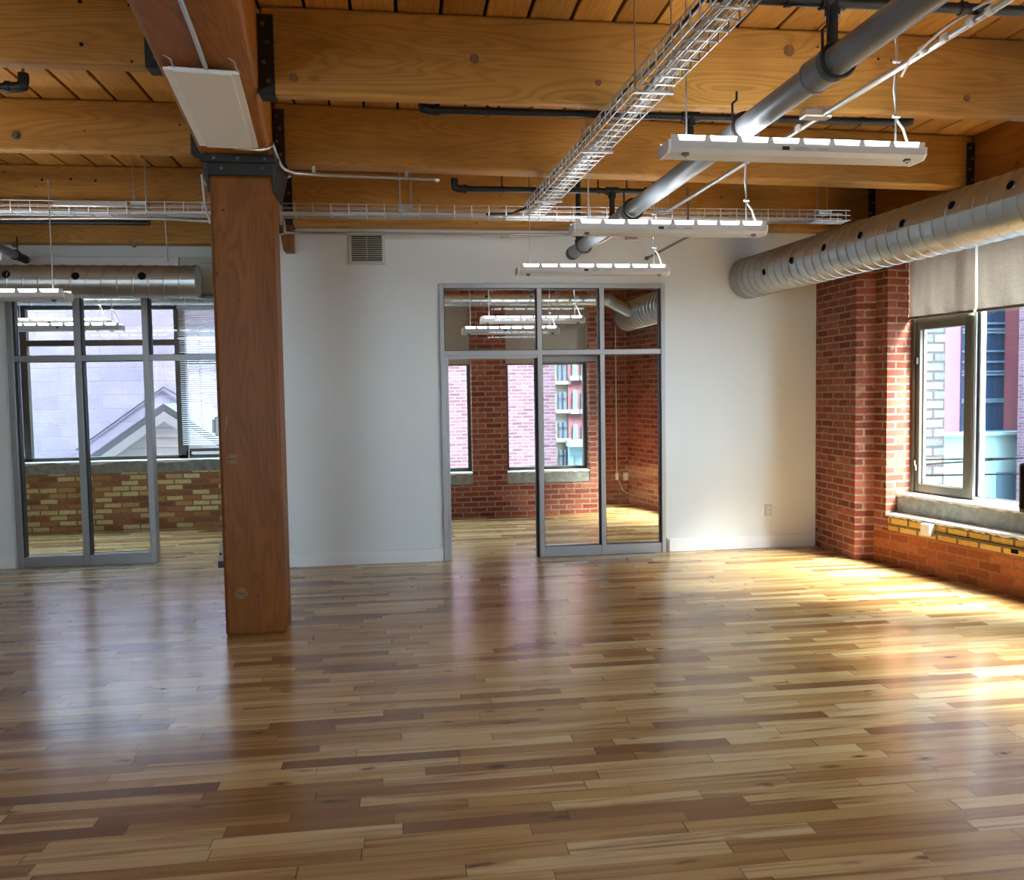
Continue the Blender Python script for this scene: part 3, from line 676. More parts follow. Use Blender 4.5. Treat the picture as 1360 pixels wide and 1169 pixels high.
# main girder above the post
ya, yb = -4.5, 8.0
t = thing('ceiling_girder', (-1.05, 2, 3.178), 'heavy timber girder running toward the camera above the post', 'beam')
m = MB(); q = [(gx(ya, -1), ya), (gx(ya, 1), ya), (gx(yb, 1), yb), (gx(yb, -1), yb)]
m.hexa([(a, c, 3.178) for a, c in q], [(a, c, CEIL-0.002) for a, c in q], 0.035, 3); m.build('timber', M_GIRD, t)
for pa in ((224, 76), (309, 80)):
    m = MB(); p = onz(*pa, 3.176); m.tube([p+np.array([-0.02, -0.02, 0.004]), p+np.array([0.01, -0.01, -0.012]), p+np.array([0.005, 0.04, -0.02]), p+np.array([0.012, 0.10, -0.022])], 0.004, 6)
    m.build('wire_hook', M_EMT, t)
m = MB(); m.tube([onz(232, -20, 3.163), onz(256, 42, 3.163), onz(274, 92, 3.163)], 0.0115, 10)
tag(m.build('electrical_conduit', M_EMT), 'steel conduit along the underside of the girder above the white panel', 'conduit')

BR = 'ceiling beams right of the girder'; BL = 'ceiling beams left of the girder'
# right-hand beams
XR = 4.62
def bright(y0, y1, th, z0, label, hx=None, bolts=(), plugs=()):
    xa = gx(y0, 1)+0.012; t = skew_beam('ceiling_beam', xa, y0, XR-0.01, y1, th, z0, CEIL-0.002, M_BEAM, label, group=BR)
    yy = lambda x: y0+(y1-y0)*(x-xa)/(XR-xa)
    hanger(t, xa-0.008, y0-0.002, th, z0, CEIL-0.05, 0.08)
    hanger(t, XR, y1-0.004, th, z0, CEIL-0.06, 0.07, -1)
    for px, py, r_ in plugs:
        p = online(px, py, (xa, y0), (XR, y1)); plug(t, (p[0], yy(p[0])-0.001, p[2]), (0, -1, 0), r_, slot=False)
    return t
bright(4.56, 4.60, 0.085, 3.168, 'broad timber beam nearest the camera right of the girder, spanning to the window wall', plugs=((390, 103, 0.022), (630, 78, 0.024), (1048, 68, 0.03), (1284, 130, 0.02), (795, 110, 0.016)))
bright(6.02, 6.36, 0.165, 3.208, 'second timber beam right of the girder, behind the long pendant light')
bright(7.76, 7.80, 0.19, 3.135, 'farthest timber beam right of the girder, along the top of the white wall', plugs=((958, 262, 0.018),))
bright(2.9, 2.92, 0.14, 3.165, 'timber beam over the camera right of the girder') if False else None
# left-hand beams
def bleft(y, th, z0, label, bolts=(), holes=()):
    xb = gx(y, -1)-0.012; t = skew_beam('ceiling_beam', -9.1, y, xb, y, th, z0, CEIL-0.002, M_BEAM, label, group=BL)
    if y < 8.2: hanger(t, xb+0.006, y-0.002, th, z0, CEIL-0.06, 0.085, -1)
    for px, py in bolts:
        p = ony(px, py, y); bolt(t, (p[0], y-0.001, p[2]), (0, -1, 0), 0.028)
    for px, py in holes:
        p = ony(px, py, y); m = MB(); m.disc((p[0], y+0.001, p[2]), (0, -1, 0), 0.010, 0.004, 12); m.build('hole', M_DARK, t)
    return t
bleft(4.50, 0.10, 3.268, 'dark timber beam at the top left corner, nearest of the left beams', holes=((108, 59), (106, 2)))
bleft(6.06, 0.09, 3.272, 'timber beam left of the girder with one big square-headed bolt', bolts=((22, 180),))
bleft(7.74, 0.10, 3.222, 'timber beam left of the girder behind the wire cable tray', holes=((56, 239), (94, 238), (127, 240)))
bleft(8.32, 0.17, 3.06, 'pale timber header beam above the left glazed partition', bolts=((20, 325), (178, 325)), holes=((132, 297),))
for y in (2.95, 1.4, -0.1, -1.6, -3.1):
    q = bright(y, y, 0.14, 3.19, 'timber ceiling beam behind the camera, right of the girder')
    q2 = bleft(y, 0.14, 3.22, 'timber ceiling beam behind the camera, left of the girder')
# girder over the window wall
t = thing('ceiling_girder', (4.8, 6, 3.14), 'timber girder above the brick pier carrying the right beam ends', 'beam')
m = MB(); q = [tuple(fx((12.0, 0.02, 0)))[:2], tuple(fx((12.0, 0.30, 0)))[:2], (5.0, 5.9), (5.0, 8.0), (XR, 8.0), (XR, 5.75)]
m.prism([(XR, 5.0), (5.02, 5.0), (5.02, 7.97), (XR, 7.97)], 3.125, CEIL-0.002); m.build('timber', M_GIRD, t)
# corbel block where the girder meets the wall
m = MB(); p = ony(390, 335, 7.90); m.hexa([(p[0]-0.075, 7.78, p[2]), (p[0], 7.78, p[2]), (p[0], 7.99, p[2]), (p[0]-0.075, 7.99, p[2])], [(p[0]-0.115, 7.78, 3.178), (p[0]+0.0, 7.78, 3.178), (p[0]+0.0, 7.99, 3.178), (p[0]-0.115, 7.99, 3.178)])
tag(m.build('timber_corbel', M_POST), 'small tapered wood corbel on the white wall under the girder end', 'corbel')

# ------------------------------------------------------------------ ducts
def spiral(mb, p0, p1, r, pitch=0.115, n=40):
    p0, p1 = Vector(p0), Vector(p1); L = (p1-p0).length; t = (p1-p0).normalized()
    e1 = t.cross(Vector((0, 0, 1))).normalized(); e2 = e1.cross(t)
    prof = [(0.0, 0), (0.012, 0.0055), (0.085, 0.0055), (0.10, 0), (0.115, 0), (0.2, 0), (0.55, 0), (0.9, 0), (0.975, 0)]
    rows = []; k = -1
    while k*pitch < L:
        for f, h in prof: rows.append((k+f, h))
        k += 1
    vs = []; fs = []
    for a, h in rows:
        for j in range(n+1):
            th = 2*math.pi*j/n; s_ = min(max((a+j/n)*pitch, 0), L)
            vs.append(p0+t*s_+(e1*math.cos(th)+e2*math.sin(th))*(r+h))
    for i in range(len(rows)-1):
        for j in range(n): q = i*(n+1)+j; fs.append((q, q+1, q+n+2, q+n+1))
    mb._add(vs, fs, True)
def duct(name, p0, p1, r, label, pitch=0.115, nozzles=(), nr=0.022, endcap=None):
    p0, p1 = Vector(p0), Vector(p1); t = thing(name, (p0+p1)/2-Vector((0, 0, r)), label, 'duct')
    m = MB(); spiral(m, p0, p1, r, pitch); m.build('spiral_pipe', M_GALV, t)
    tt = (p1-p0).normalized()
    for q in (p0, p1):
        m = MB(); s_ = 1 if q == p0 else -1
        m.tube([q-tt*0.004*s_, q+tt*0.03*s_], r+0.006, 40, caps=False); m.disc(q+tt*0.002*s_, tt*s_, r-0.002, 0.004, 40); m.build('end_cap', M_GALV, t)
    for q in nozzles:
        q = Vector(q); ax = p0+tt*((q-p0).dot(tt)); nrm = (q-ax).normalized(); c = ax+nrm*r
        m = MB(); m.tube([c-nrm*0.004, c+nrm*0.004], nr, 20); nz = m.build('air_nozzle', M_DARK, t)
        m = MB(); m.tube([c-nrm*0.002, c+nrm*0.006], nr+0.003, 20, caps=False); m.build('nozzle_ring', M_GALV, nz)
    return t
DR = 0.195
dx = lambda y: 3.405-0.105*(y-7.9)
dq = lambda px, py: online(px, py, (dx(7.9)-0.185, 7.9), (dx(4.9)-0.185, 4.9))
noz = [dq(*a) for a in ((1016, 361), (1053, 346), (1096, 329), (1144, 313), (1200, 297), (1265, 273), (1342, 246))]
duct('spiral_duct', (dx(7.985), 7.985, 2.695), (dx(1.5), 1.5, 2.71), DR, 'large galvanised spiral duct running along the window wall to the white wall', nozzles=noz, nr=0.027)
p0 = (-9.0, 7.62, 2.606); noz = [(ony(a, b, 7.5)[0], 7.49, ony(a, b, 7.5)[2]) for a, b in ((9, 365), (101, 367), (189, 367))]
duct('spiral_duct', (-9.0, 7.62, 2.612), (-1.745, 7.62, 2.606), 0.138, 'galvanised spiral duct passing in front of the left glazed partition', pitch=0.125, nozzles=noz, nr=0.032)
duct('spiral_duct', (-8.5, 10.25, 2.79), (-1.5, 10.25, 2.785), 0.10, 'thinner spiral duct inside the left room above its window', pitch=0.14, nozzles=[(x, 10.15, 2.77) for x in (-3.6, -3.1, -2.75, -2.3)], nr=0.02)
t = duct('spiral_duct', (-0.35, 10.35, 2.752), (2.50, 10.35, 2.748), 0.075, 'slim spiral duct across the corner room, seen through the glazed partition', pitch=0.12, nozzles=[(ony(a, b, 10.28)[0], 10.28, ony(a, b, 10.28)[2]) for a, b in ((646, 394), (706, 394), (763, 395))], nr=0.017)
m = MB(); m.tube([(2.47, 10.35, 2.748), (2.585, 10.35, 2.747)], 0.079, 24); m.tube([(2.56, 10.35, 2.757), (2.86, 10.34, 2.585)], 0.076, 24)
for a in ((2.60, 10.35, 2.734), (2.69, 10.345, 2.682), (2.78, 10.343, 2.631)): m.tube([Vector(a)-Vector((0.006, 0, -0.0035)), Vector(a)+Vector((0.006, 0, -0.0035))], 0.081, 24)
m.build('branch_elbow', M_GALV, t)
duct('spiral_duct', (3.19, 8.2, 2.62), (2.98, 11.0, 2.60), 0.19, 'large spiral duct end in the corner room behind the partition', nozzles=[ony(858, 415, 10.4)], nr=0.018)

# ------------------------------------------------------------------ pendant lights
def pendant(label, L, w=0.16, h=0.080, group='linear pendant lights'):
    """local coordinates about the centre of the underside; the length runs along x"""
    t = thing('pendant_light', (0, 0, 0), label, 'light', group); l2, w2 = L/2, w/2
    m = MB(); m.prism_x([(-w2*0.72, 0), (w2*0.72, 0), (w2, 0.020), (w2, h*0.66), (w2+0.006, h), (w2-0.004, h), (w2-0.008, h*0.66), (-w2+0.008, h*0.66), (-w2+0.004, h), (-w2-0.006, h), (-w2, h*0.66), (-w2, 0.020)], -l2, l2)
    m.build('housing', M_LAMPB, t)
    for sx in (-1, 1):
        m = MB(); x0, x1 = sorted((sx*l2, sx*(l2+0.012)))
        m.prism_x([(-w2*0.72, -0.002), (w2*0.72, -0.002), (w2+0.002, 0.02), (w2+0.004, h*0.72), (-w2-0.004, h*0.72), (-w2-0.002, 0.02)], x0, x1); m.build('end_cap', M_WHITE, t)
    n = 8; pitch = (L-0.04)/n
    for sy in (-1, 1):
        for k in range(n):
            xa = -l2+0.02+k*pitch+pitch*0.07; xb = xa+pitch*0.86
            m = MB(); yf = sy*(w2+0.007)
            m._add([(xa+0.01, yf-sy*0.0045, h*0.70), (xb-0.004, yf-sy*0.0045, h*0.70), (xb, yf, h*0.98), (xa, yf, h*0.98)], [(0, 1, 2, 3) if sy < 0 else (3, 2, 1, 0)])
            m.build('light_slot', M_LED, t)
    m = MB(); m._add([(-l2+0.02, -w2+0.02, h*0.72), (l2-0.02, -w2+0.02, h*0.72), (l2-0.02, w2-0.02, h*0.72), (-l2+0.02, w2-0.02, h*0.72)], [(0, 1, 2, 3)]); m.build('lamp_tube', M_LAMP, t)
    for sx in (-1, 1):
        m = MB(); m.tube([(sx*(l2-0.1), 0, h), (sx*(l2-0.1), 0, h+0.8)], 0.0045, 8); m.build('suspension_cable', M_ZINC, t)
        m = MB(); m.tube([(sx*(l2-0.09), -w2*0.7, -0.003), (sx*(l2-0.06), -w2*0.7, -0.003)], 0.009, 8); m.tube([(sx*(l2-0.075), -w2*0.7, 0.004), (sx*(l2-0.075), -w2*0.7, -0.018)], 0.004, 6); m.build('latch', M_BOLT, t)
    m = MB(); m.box(-0.09, -0.055, -w2-0.001, -w2+0.002, h*0.30, h*0.52); m.build('rating_mark', M_BLK, t)
    m = MB()
    for k, (a, c, z) in enumerate(((-0.03, 0.03, 0.46), (-0.03, 0.05, 0.38), (-0.03, 0.02, 0.30), (0.08, 0.14, 0.42), (0.08, 0.13, 0.34))): m.box(a, c, -w2-0.0006, -w2+0.001, h*z, h*z+0.003)
    m.build('sticker_lines', M_ALUD, t)
    m = MB()
    for k in range(7): m.tube([(l2-0.1+0.008*math.sin(k*1.9), 0.006, h+0.75-0.095*k+0.1), (l2-0.1+0.008*math.sin(k*1.9+1.9), 0.006, h+0.75-0.095*k)], 0.005, 6)
    m.tube([(l2-0.095, 0.006, h+0.14), (l2-0.06, 0.0, h+0.09), (l2-0.03, 0, h+0.0)], 0.006, 6); m.tube([(l2-0.115, 0, h+0.42), (l2-0.08, 0, h+0.42)], 0.008, 6); m.tube([(l2-0.115, 0, h+0.15), (l2-0.08, 0, h+0.15)], 0.008, 6)
    m.build('power_cord', M_CABLE, t)
    return t
LAMP_E = 15.0
M_LAMP = emit('lamp_tube_glow', (0.95, 0.98, 1.0), LAMP_E)
proto = None
def light_spot(x, y, z, rz, label, L=1.24, cord=True):
    global proto
    if proto is None: proto = pendant(label, 1.24); o = proto
    else: o = copy_tree(proto)
    if not cord:
        for ch in kids(o):
            if ch.name.startswith('power_cord'): bpy.data.objects.remove(ch)
    o['label'] = label; o.location = (x, y, z); o.rotation_euler = (0, 0, rz); o.scale = (L/1.24, 1, 1)
    return o
light_spot(1.945, 4.02, 2.735, R(1.5), 'linear pendant light nearest the camera, crossing the grey pipe below the beams', 1.32)
light_spot(1.725, 5.32, 2.605, R(0.5), 'middle linear pendant light of the right row, in front of the cable tray', 1.26)
light_spot(1.555, 6.77, 2.55, R(0.5), 'linear pendant light nearest the white wall, just above the glazed partition', 1.235)
light_spot(-3.07, 6.62, 2.335, 0, 'linear pendant light in front of the left duct, cut by the left photo edge', 1.24, False)
light_spot(-2.985, 5.30, 2.425, 0, 'linear pendant light whose tip shows at the left photo edge above the duct', 1.24, False)
light_spot(1.49, 9.62, 2.40, R(-1), 'upper pendant light inside the corner room behind the partition glass', 1.19)
light_spot(1.18, 9.2, 2.25, R(-1), 'lower pendant light inside the corner room behind the partition glass', 1.05)
light_spot(-3.72, 9.75, 2.41, R(0), 'upper pendant light inside the left room', 1.04)
light_spot(-3.52, 9.45, 2.33, R(0), 'lower pendant light inside the left room', 1.10)
for k, y in enumerate((2.2, 0.8, -0.6, -2.0)):
    light_spot(2.1+0.1*k, y, 2.74, 0, 'linear pendant light behind the camera, %s of the right row' % ['first', 'second', 'third', 'last'][k])
for k, y in enumerate((3.6, 2.1, 0.4, -1.3)):
    light_spot(-3.2, y, 2.55, 0, 'linear pendant light left of the camera, %s of the left row' % ['first', 'second', 'third', 'last'][k])

# flat white radiant panel under the girder
c4 = [onz(216, 91, 3.145), onz(317, 98, 3.145), onz(343, 196, 3.145), onz(265, 193, 3.145)]
ctr = sum(c4)/4; t = thing('ceiling_panel', tuple(ctr), 'flat white rectangular panel fixed under the girder', 'panel')
def inset(k): return [ctr+(p-ctr)*k for p in c4]
def slab(mb, pts, z0, z1): # bottom points given in clockwise from below
    q = [pts[0], pts[1], pts[2], pts[3]]
    mb.hexa([(p[0], p[1], z0) for p in q], [(p[0], p[1], z1) for p in q])
m = MB(); slab(m, c4, 3.142, 3.155); m.build('frame', plain('panel_frame', (0.93, 0.93, 0.93), 0.4), t)
pp = np.array(c4); w_ = [pp[0]+(pp[1]-pp[0])*0.13, pp[0]+(pp[1]-pp[0])*0.90, pp[3]+(pp[2]-pp[3])*0.90, pp[3]+(pp[2]-pp[3])*0.13]
m = MB(); slab(m, w_, 3.1345, 3.143); m.build('face', M_PANEL, t)
m = MB(); slab(m, inset(0.92), 3.155, 3.176); m.build('back_tray', M_WHITE, t)

# ------------------------------------------------------------------ pipes
t = thing('sprinkler_pipe', (1.65, 5.3, 2.84), 'thick grey main sprinkler pipe running diagonally below the beams', 'pipe')
P0, P1 = Vector((1.80, 1.2, 2.90)), Vector((1.60, 7.75, 2.90))
pipe_x = lambda y: P0.x+(P1.x-P0.x)*(y-P0.y)/(P1.y-P0.y)
PR = 0.058
m = MB(); m.tube([P0, P1], PR, 24); m.build('pipe_run', M_PIPE, t)
dirp = (P1-P0).normalized()
def coupling(y, l=0.13, r=PR+0.010):
    c = Vector((pipe_x(y), y, 2.90)); m = MB(); m.tube([c-dirp*l/2, c+dirp*l/2], r, 24)
    for s_ in (-1, 1): m.tube([c+dirp*(s_*l/2-0.006), c+dirp*(s_*l/2+0.006)], r+0.004, 24)
    m.build('coupling', M_PIPE, t)
def ring(y, ztop=3.18):
    c = Vector((pipe_x(y), y, 2.90)); m = MB(); pts = []
    for k in range(25):
        a = 2*math.pi*k/24; pts.append(c+Vector((math.cos(a)*(PR+0.012), 0, math.sin(a)*(PR+0.012))))
    m.tube(pts, 0.008, 8); m.tube([c+Vector((-PR-0.010, 0, 0)), c+Vector((-PR-0.012, 0, 0.11)), (c.x-PR+0.01, c.y, 0.13+c.z), (c.x-PR+0.01, c.y, ztop)], 0.006, 8); m.build('hanger_ring', M_BLK, t)
coupling(3.32); coupling(6.05, 0.10); ring(3.20, 3.12); ring(4.05, 3.07); ring(5.9, 3.10); ring(7.35, 3.13)
m = MB(); m.tube([P1-dirp*0.02, P1+dirp*0.06], PR*1.08, 20); m.build('end_cap', M_BLK, t)
m = MB(); c = Vector((pipe_x(7.55), 7.55, 2.90)); m.tube([c, (c.x, c.y, 3.62)], 0.024, 12); m.disc(c+Vector((0, 0, 0.05)), (0, 0, 1), 0.036, 0.03); m.build('riser', M_BLK, t)
def branch(y, z, xl, xr, xr_riser, label, elbow_l=True, elbow_r=True):
    t = thing('sprinkler_branch_pipe', ((xl+xr)/2, y, z), label, 'pipe', 'black sprinkler branch pipes')
    m = MB(); m.tube([(xl, y, z), (xr, y, z)], 0.0215, 14); m.build('pipe_run', M_BLK, t)
    for x in [x for x, e in ((xl, elbow_l), (xr, elbow_r)) if e]:
        m = MB(); s_ = 1 if x == xl else -1
        m.tube([(x+s_*0.07, y, z), (x+s_*0.02, y, z), (x-s_*0.005, y, z+0.008), (x-s_*0.012, y, z+0.035), (x-s_*0.012, y, z+0.075)], 0.028, 14); m.tube([(x+s_*0.055, y, z), (x+s_*0.08, y, z)], 0.033, 14); m.build('elbow', M_BLK, t)
        m = MB(); m.tube([(x-s_*0.012, y, z+0.075), (x-s_*0.012, y, z+0.13)], 0.009, 10); m.disc((x-s_*0.012, y, z+0.13), (0, 0, 1), 0.016, 0.006, 12); m.build('sprinkler_head', plain_brass, t)
    if xr_riser is not None:
        m = MB(); m.tube([(xr_riser, y, 2.93), (xr_riser, y, z)], 0.022, 12); m.tube([(xr_riser-0.05, y, z), (xr_riser+0.05, y, z)], 0.031, 14); m.tube([(xr_riser, y, z-0.055), (xr_riser, y, z)], 0.031, 14); m.build('riser_tee', M_BLK, t)
    k = 0; x = xl+0.35
    while x < xr-0.2 and y != 7.45:
        m = MB(); m.tube([(x-0.012, y, z), (x+0.012, y, z)], 0.027, 12); m.tube([(x, y, z), (x, y, CEIL)], 0.006, 6); m.build('hanger_clip', M_BLK, t); x += 0.75
    return t
plain_brass = plain('brass_head', (0.55, 0.38, 0.24), 0.35, 0.8)
branch(3.25, 3.14, 1.2, 3.9, pipe_x(3.25), 'black branch pipe at the top photo edge teed onto the grey pipe', False)
branch(4.80, 3.19, 0.155, 3.05, pipe_x(4.8), 'long black branch pipe tucked behind the nearest right beam')
branch(6.45, 3.155, 0.43, 1.98, pipe_x(6.45), 'short black branch pipe just above the cable tray')
branch(4.95, 3.30, -5.0, -2.02, None, 'black branch pipe with upturned elbow at the top left corner', False)
branch(7.45, 3.075, -5.0, -2.08, None, 'thin black pipe below the left wire tray', False, False)
# dark pipe at the far left, running toward the wall
t = thing('sprinkler_pipe', (-3.42, 7.8, 2.86), 'grey sprinkler pipe at the left photo edge above the left duct', 'pipe')
m = MB(); m.tube([(-3.30, 6.6, 2.90), (-3.42, 8.30, 2.90)], 0.035, 16); m.build('pipe_run', M_PIPE, t)
m = MB(); m.tube([(-3.40, 8.05, 2.90), (-3.425, 8.31, 2.90)], 0.038, 16); m.tube([(-3.40, 8.05, 2.90), (-3.398, 8.03, 2.90)], 0.046, 16); m.tube([(-3.405, 8.1, 2.9), (-3.405, 8.1, 3.07)], 0.006, 6); m.build('end_cap', M_BLK, t)

# ------------------------------------------------------------------ conduits
t = thing('electrical_conduit', (2.28, 5, 3.09), 'straight steel conduit beside the grey pipe feeding the pendant lights', 'conduit')
A, B = onz(1352, -8, 3.1), onz(878, 286, 3.1)
A = Vector(A)+(Vector(A)-Vector(B))*0.3; B = Vector(B)
m = MB(); m.tube([A, B], 0.0155, 12); m.build('tube', M_EMT, t)
cb = Vector(onz(1087, 153, 3.1)); m = MB()
for k in range(2):
    c = cb+Vector((-0.035+0.07*k, 0.02, -0.008)); m.disc(c, (0, 0, 1), 0.05, 0.045, 8)
m.box(cb.x-0.09, cb.x+0.07, cb.y-0.03, cb.y+0.05, 3.085, 3.13, 0.006); m.build('junction_box', M_EMT, t)
m = MB(); dv = (B-A).normalized()
for px, py in ((1315, 14), (1290, 28), (1255, 50), (1226, 66), (1060, 170), (1020, 196)):
    c = Vector(onz(px, py, 3.1)); m.tube([c-dv*0.012, c+dv*0.012], 0.020, 10)
m.build('cable_tie', M_CABLE, t)
m = MB(); pts = [Vector(onz(a, b, 3.1))+Vector((-0.02, 0, dz)) for a, b, dz in ((1345, -4, 0.02), (1300, 22, 0.03), (1260, 46, 0.025), (1235, 60, 0.0), (1215, 72, -0.02), (1203, 84, -0.06))]
m.tube(pts, 0.006, 6); m.build('feed_cable', M_CABLE, t)
# conduit under the second right beam, bending round the post cap
t = thing('electrical_conduit', (-0.3, 5.7, 3.1), 'steel conduit bending around the post cap and along the second beam', 'conduit')
pts = [(-1.06, 5.63, 3.155), (-0.84, 5.63, 3.16), (-0.80, 5.64, 3.165)]
pts = [onz(310, 197, 3.165), onz(345, 199, 3.165), ony(357, 196, 5.62), ony(361, 192, 5.62), ony(366, 204, 5.66), ony(372, 219, 5.75), ony(378, 225, 5.85), ony(392, 230, 5.95), ony(430, 232.5, 6.0), ony(500, 235, 6.02), ony(578, 238.5, 6.08)]
m = MB(); m.tube(pts, 0.0115, 10); m.build('tube', M_EMT, t)
m = MB()
for px, py, y in ((417, 231, 6.0), (540, 236.5, 6.04)):
    m = MB(); p = ony(px, py, y); m.box(p[0]-0.012, p[0]+0.012, y-0.02, y+0.02, p[2]-0.012, p[2]+0.05, 0.003); m.build('strap', M_EMT, t)
m = MB(); p = ony(577, 238.5, 6.08); m.tube([p, p+np.array([0.03, 0.01, 0.0])], 0.018, 10); m.build('end_fitting', M_EMT, t)
t = thing('electrical_conduit', (-0.95, 6.3, 2.9), 'bundle of thin conduits on the right side of the post below its cap', 'conduit')
m = MB()
m.tube([ony(386, 233, 6.2), ony(379, 236, 6.2), ony(377, 242, 6.2), ony(376, 250, 6.2), ony(372, 256, 6.2), ony(369, 262, 6.2)], 0.011, 8)
m.tube([ony(368, 240, 6.2), ony(369, 258, 6.2), ony(371, 275, 6.2), ony(373, 300, 6.2), ony(375, 312, 6.2)], 0.010, 8)
m.tube([ony(373, 285, 6.25), ony(377, 295, 6.25), ony(378, 310, 6.25)], 0.010, 8); m.build('tube', M_EMT, t)
m = MB(); p = ony(370, 252, 6.18); m.box(p[0]-0.02, p[0]+0.02, 6.16, 6.2, p[2]-0.02, p[2]+0.02, 0.003); m.build('fitting', M_BOLT, t)
m = MB(); p = ony(371, 305, 6.18); m.box(p[0]-0.03, p[0]+0.03, 6.16, 6.2, p[2]-0.03, p[2]+0.03, 0.003); m.build('fitting', M_BOLT, t)
# conduit along the top of the white wall with a sag under the pipe
t = thing('electrical_conduit', (0.9, 7.93, 3.06), 'pale conduit along the top of the white wall dipping under the pipe', 'conduit')
pts = [ony(a, b, 7.74) for a, b in ((370, 309), (500, 310.5), (640, 311.5), (752, 311.5), (762, 313), (772, 319), (780, 323.5), (790, 324.5), (800, 321), (812, 314), (822, 311.5), (835, 313), (860, 313.5), (920, 312.5))]
m = MB(); m.tube(pts, 0.0125, 10); m.build('tube', M_EMT, t)
m = MB(); p = ony(838, 317, 7.74); m.box(p[0]-0.055, p[0]+0.055, 7.71, 7.76, p[2]-0.02, p[2]+0.03, 0.005); p = ony(672, 314, 7.74); m.box(p[0]-0.05, p[0]+0.03, 7.72, 7.76, p[2]-0.012, p[2]+0.014, 0.003); m.build('junction_box', M_EMT, t)
# stub of conduit entering the wall
t = thing('electrical_conduit', (2.37, 7.6, 2.87), 'short dark conduit stub entering the white wall below the middle pendant', 'conduit')
m = MB(); a, c = ony(859, 343, 7.99), onz(914, 314.5, 2.88); m.tube([a, c], 0.011, 10); m.tube([Vector(c), Vector(c)+Vector((0, 0.0, 0.03)), Vector(c)+Vector((0, 0.01, 0.4))], 0.009, 8); m.disc(Vector(a)-Vector((0, 0.008, 0)), (0, 1, 0), 0.02, 0.012); m.build('tube', M_BOLT, t)
# long conduit at left
t = thing('electrical_conduit', (-3, 7.3, 3.06), 'long pale conduit under the left wire tray', 'conduit')
m = MB(); m.tube([(-6.0, 7.28, 3.065), ony(0, 290.5, 7.28), ony(150, 289.5, 7.28), ony(230, 291, 7.28), ony(262, 293, 7.28), ony(292, 294.5, 7.28)], 0.014, 10); m.build('tube', M_EMT, t)
# thin hanging wires at left
for k, (a, c) in enumerate((((70, 292), (78, 388)), ((219, 293), (223, 347)))):
    t0, t1 = ony(*a, 7.2 if k else 6.62), ony(*c, 7.4 if k else 6.62); m = MB(); m.tube([t0, t1], 0.004, 6)
    if k: tag(m.build('hanging_wire', M_ZINC), 'thin suspension wire in front of the pale header beam', 'wire')

# ------------------------------------------------------------------ wire cable trays
def basket(mb, p0, p1, w, h, rung=0.10, rw=0.0035, nl=4):
    p0, p1 = Vector(p0), Vector(p1); t = (p1-p0).normalized(); n_ = Vector((t.y, -t.x, 0)).normalized(); up = Vector((0, 0, 1)); L = (p1-p0).length
    for k in range(nl):
        o = n_*(-w/2+w*k/(nl-1)); mb.tube([p0+o, p1+o], rw, 6)
    for s_ in (-1, 1):
        for z in (h*0.5, h): mb.tube([p0+n_*s_*w/2+up*z, p1+n_*s_*w/2+up*z], rw, 6)
    a = 0.0
    while a <= L:
        c = p0+t*a; mb.tube([c-n_*w/2+up*(h+0.006), c-n_*w/2, c+n_*w/2, c+n_*w/2+up*(h+0.006)], rw*1.05, 6); a += rung
T1A, T1B = Vector((1.092, 6.83, 3.05)), Vector((1.27, 3.07, 3.05)); T1d = (T1B-T1A)
t = thing('cable_tray', (1.2, 4.5, 3.04), 'galvanised wire basket tray rising toward the camera across the beams', 'cable tray', 'wire cable trays')
m = MB(); basket(m, T1A, T1A+T1d*1.5, 0.165, 0.085, 0.10, 0.0042, 4); m.build('wire_basket', M_ZINC, t)
m = MB()
for py_, px_ in ((5.0, 1.10), (4.0, 1.14), (6.3, 1.02)):
    f = (py_-T1A.y)/T1d.y; c = T1A+T1d*f
    for s_ in (-0.09, 0.09): m.tube([(c.x+s_, c.y, 3.03), (c.x+s_, c.y, CEIL)], 0.004, 6)
    m.box(c.x-0.1, c.x+0.1, c.y-0.012, c.y+0.012, 3.03, 3.042)
m.build('hanger_rod', M_ZINC, t)
t = thing('cable_tray', (0, 6.9, 3.02), 'long galvanised wire basket tray running across the room behind the post', 'cable tray', 'wire cable trays')
m = MB(); basket(m, (-6.0, 6.93, 3.035), (3.84, 6.93, 3.035), 0.14, 0.085, 0.14, 0.003, 4); m.build('wire_basket', M_ZINC, t)
for xx in (0.05, -2.0, 3.62, 2.2):
    m = MB()
    for s_ in (-0.045, 0.045): m.tube([(xx+s_, 6.93, 3.10), (xx+s_, 6.93, CEIL)], 0.006 if xx < 1 else 0.003, 8)
    m.box(xx-0.06, xx+0.06, 6.87, 6.99, 3.095, 3.125, 0.004); m.build('hanger_rod', M_EMT, t)
m = MB(); p = ony(125, 272, 6.85); m.box(p[0]-0.30, p[0]+0.24, 6.85, 6.86, p[2]-0.01, p[2]+0.03, 0.002); m.build('splice_plate', M_EMT, t)
rr = random.Random(5)
def cables(pts_f, n, r, label, name='cable_bundle', mat=M_CABLE, spread=0.03):
    t = thing(name, pts_f(0.5), label, 'cables')
    for k in range(n):
        ox, oz = rr.uniform(-spread, spread), rr.uniform(0, spread*0.7); ph = rr.uniform(0, 6)
        m = MB(); m.tube([Vector(pts_f(i/40))+Vector((ox+0.006*math.sin(i*0.5+ph), ox*0.7+0.006*math.cos(i*0.4+ph), oz+0.004*math.sin(i*0.6+ph))) for i in range(41)], r*rr.uniform(0.7, 1.2), 7); m.build('cable', mat, t)
    return t
cables(lambda u: (-6.0+9.6*u, 6.93, 3.048), 5, 0.010, 'white data cables lying in the long cross tray', spread=0.025)
cables(lambda u: tuple(T1A+T1d*(1.5*u)+Vector((0.0, 0, 0.012))), 3, 0.008, 'pale cables lying in the tray that rises toward the camera', spread=0.04)
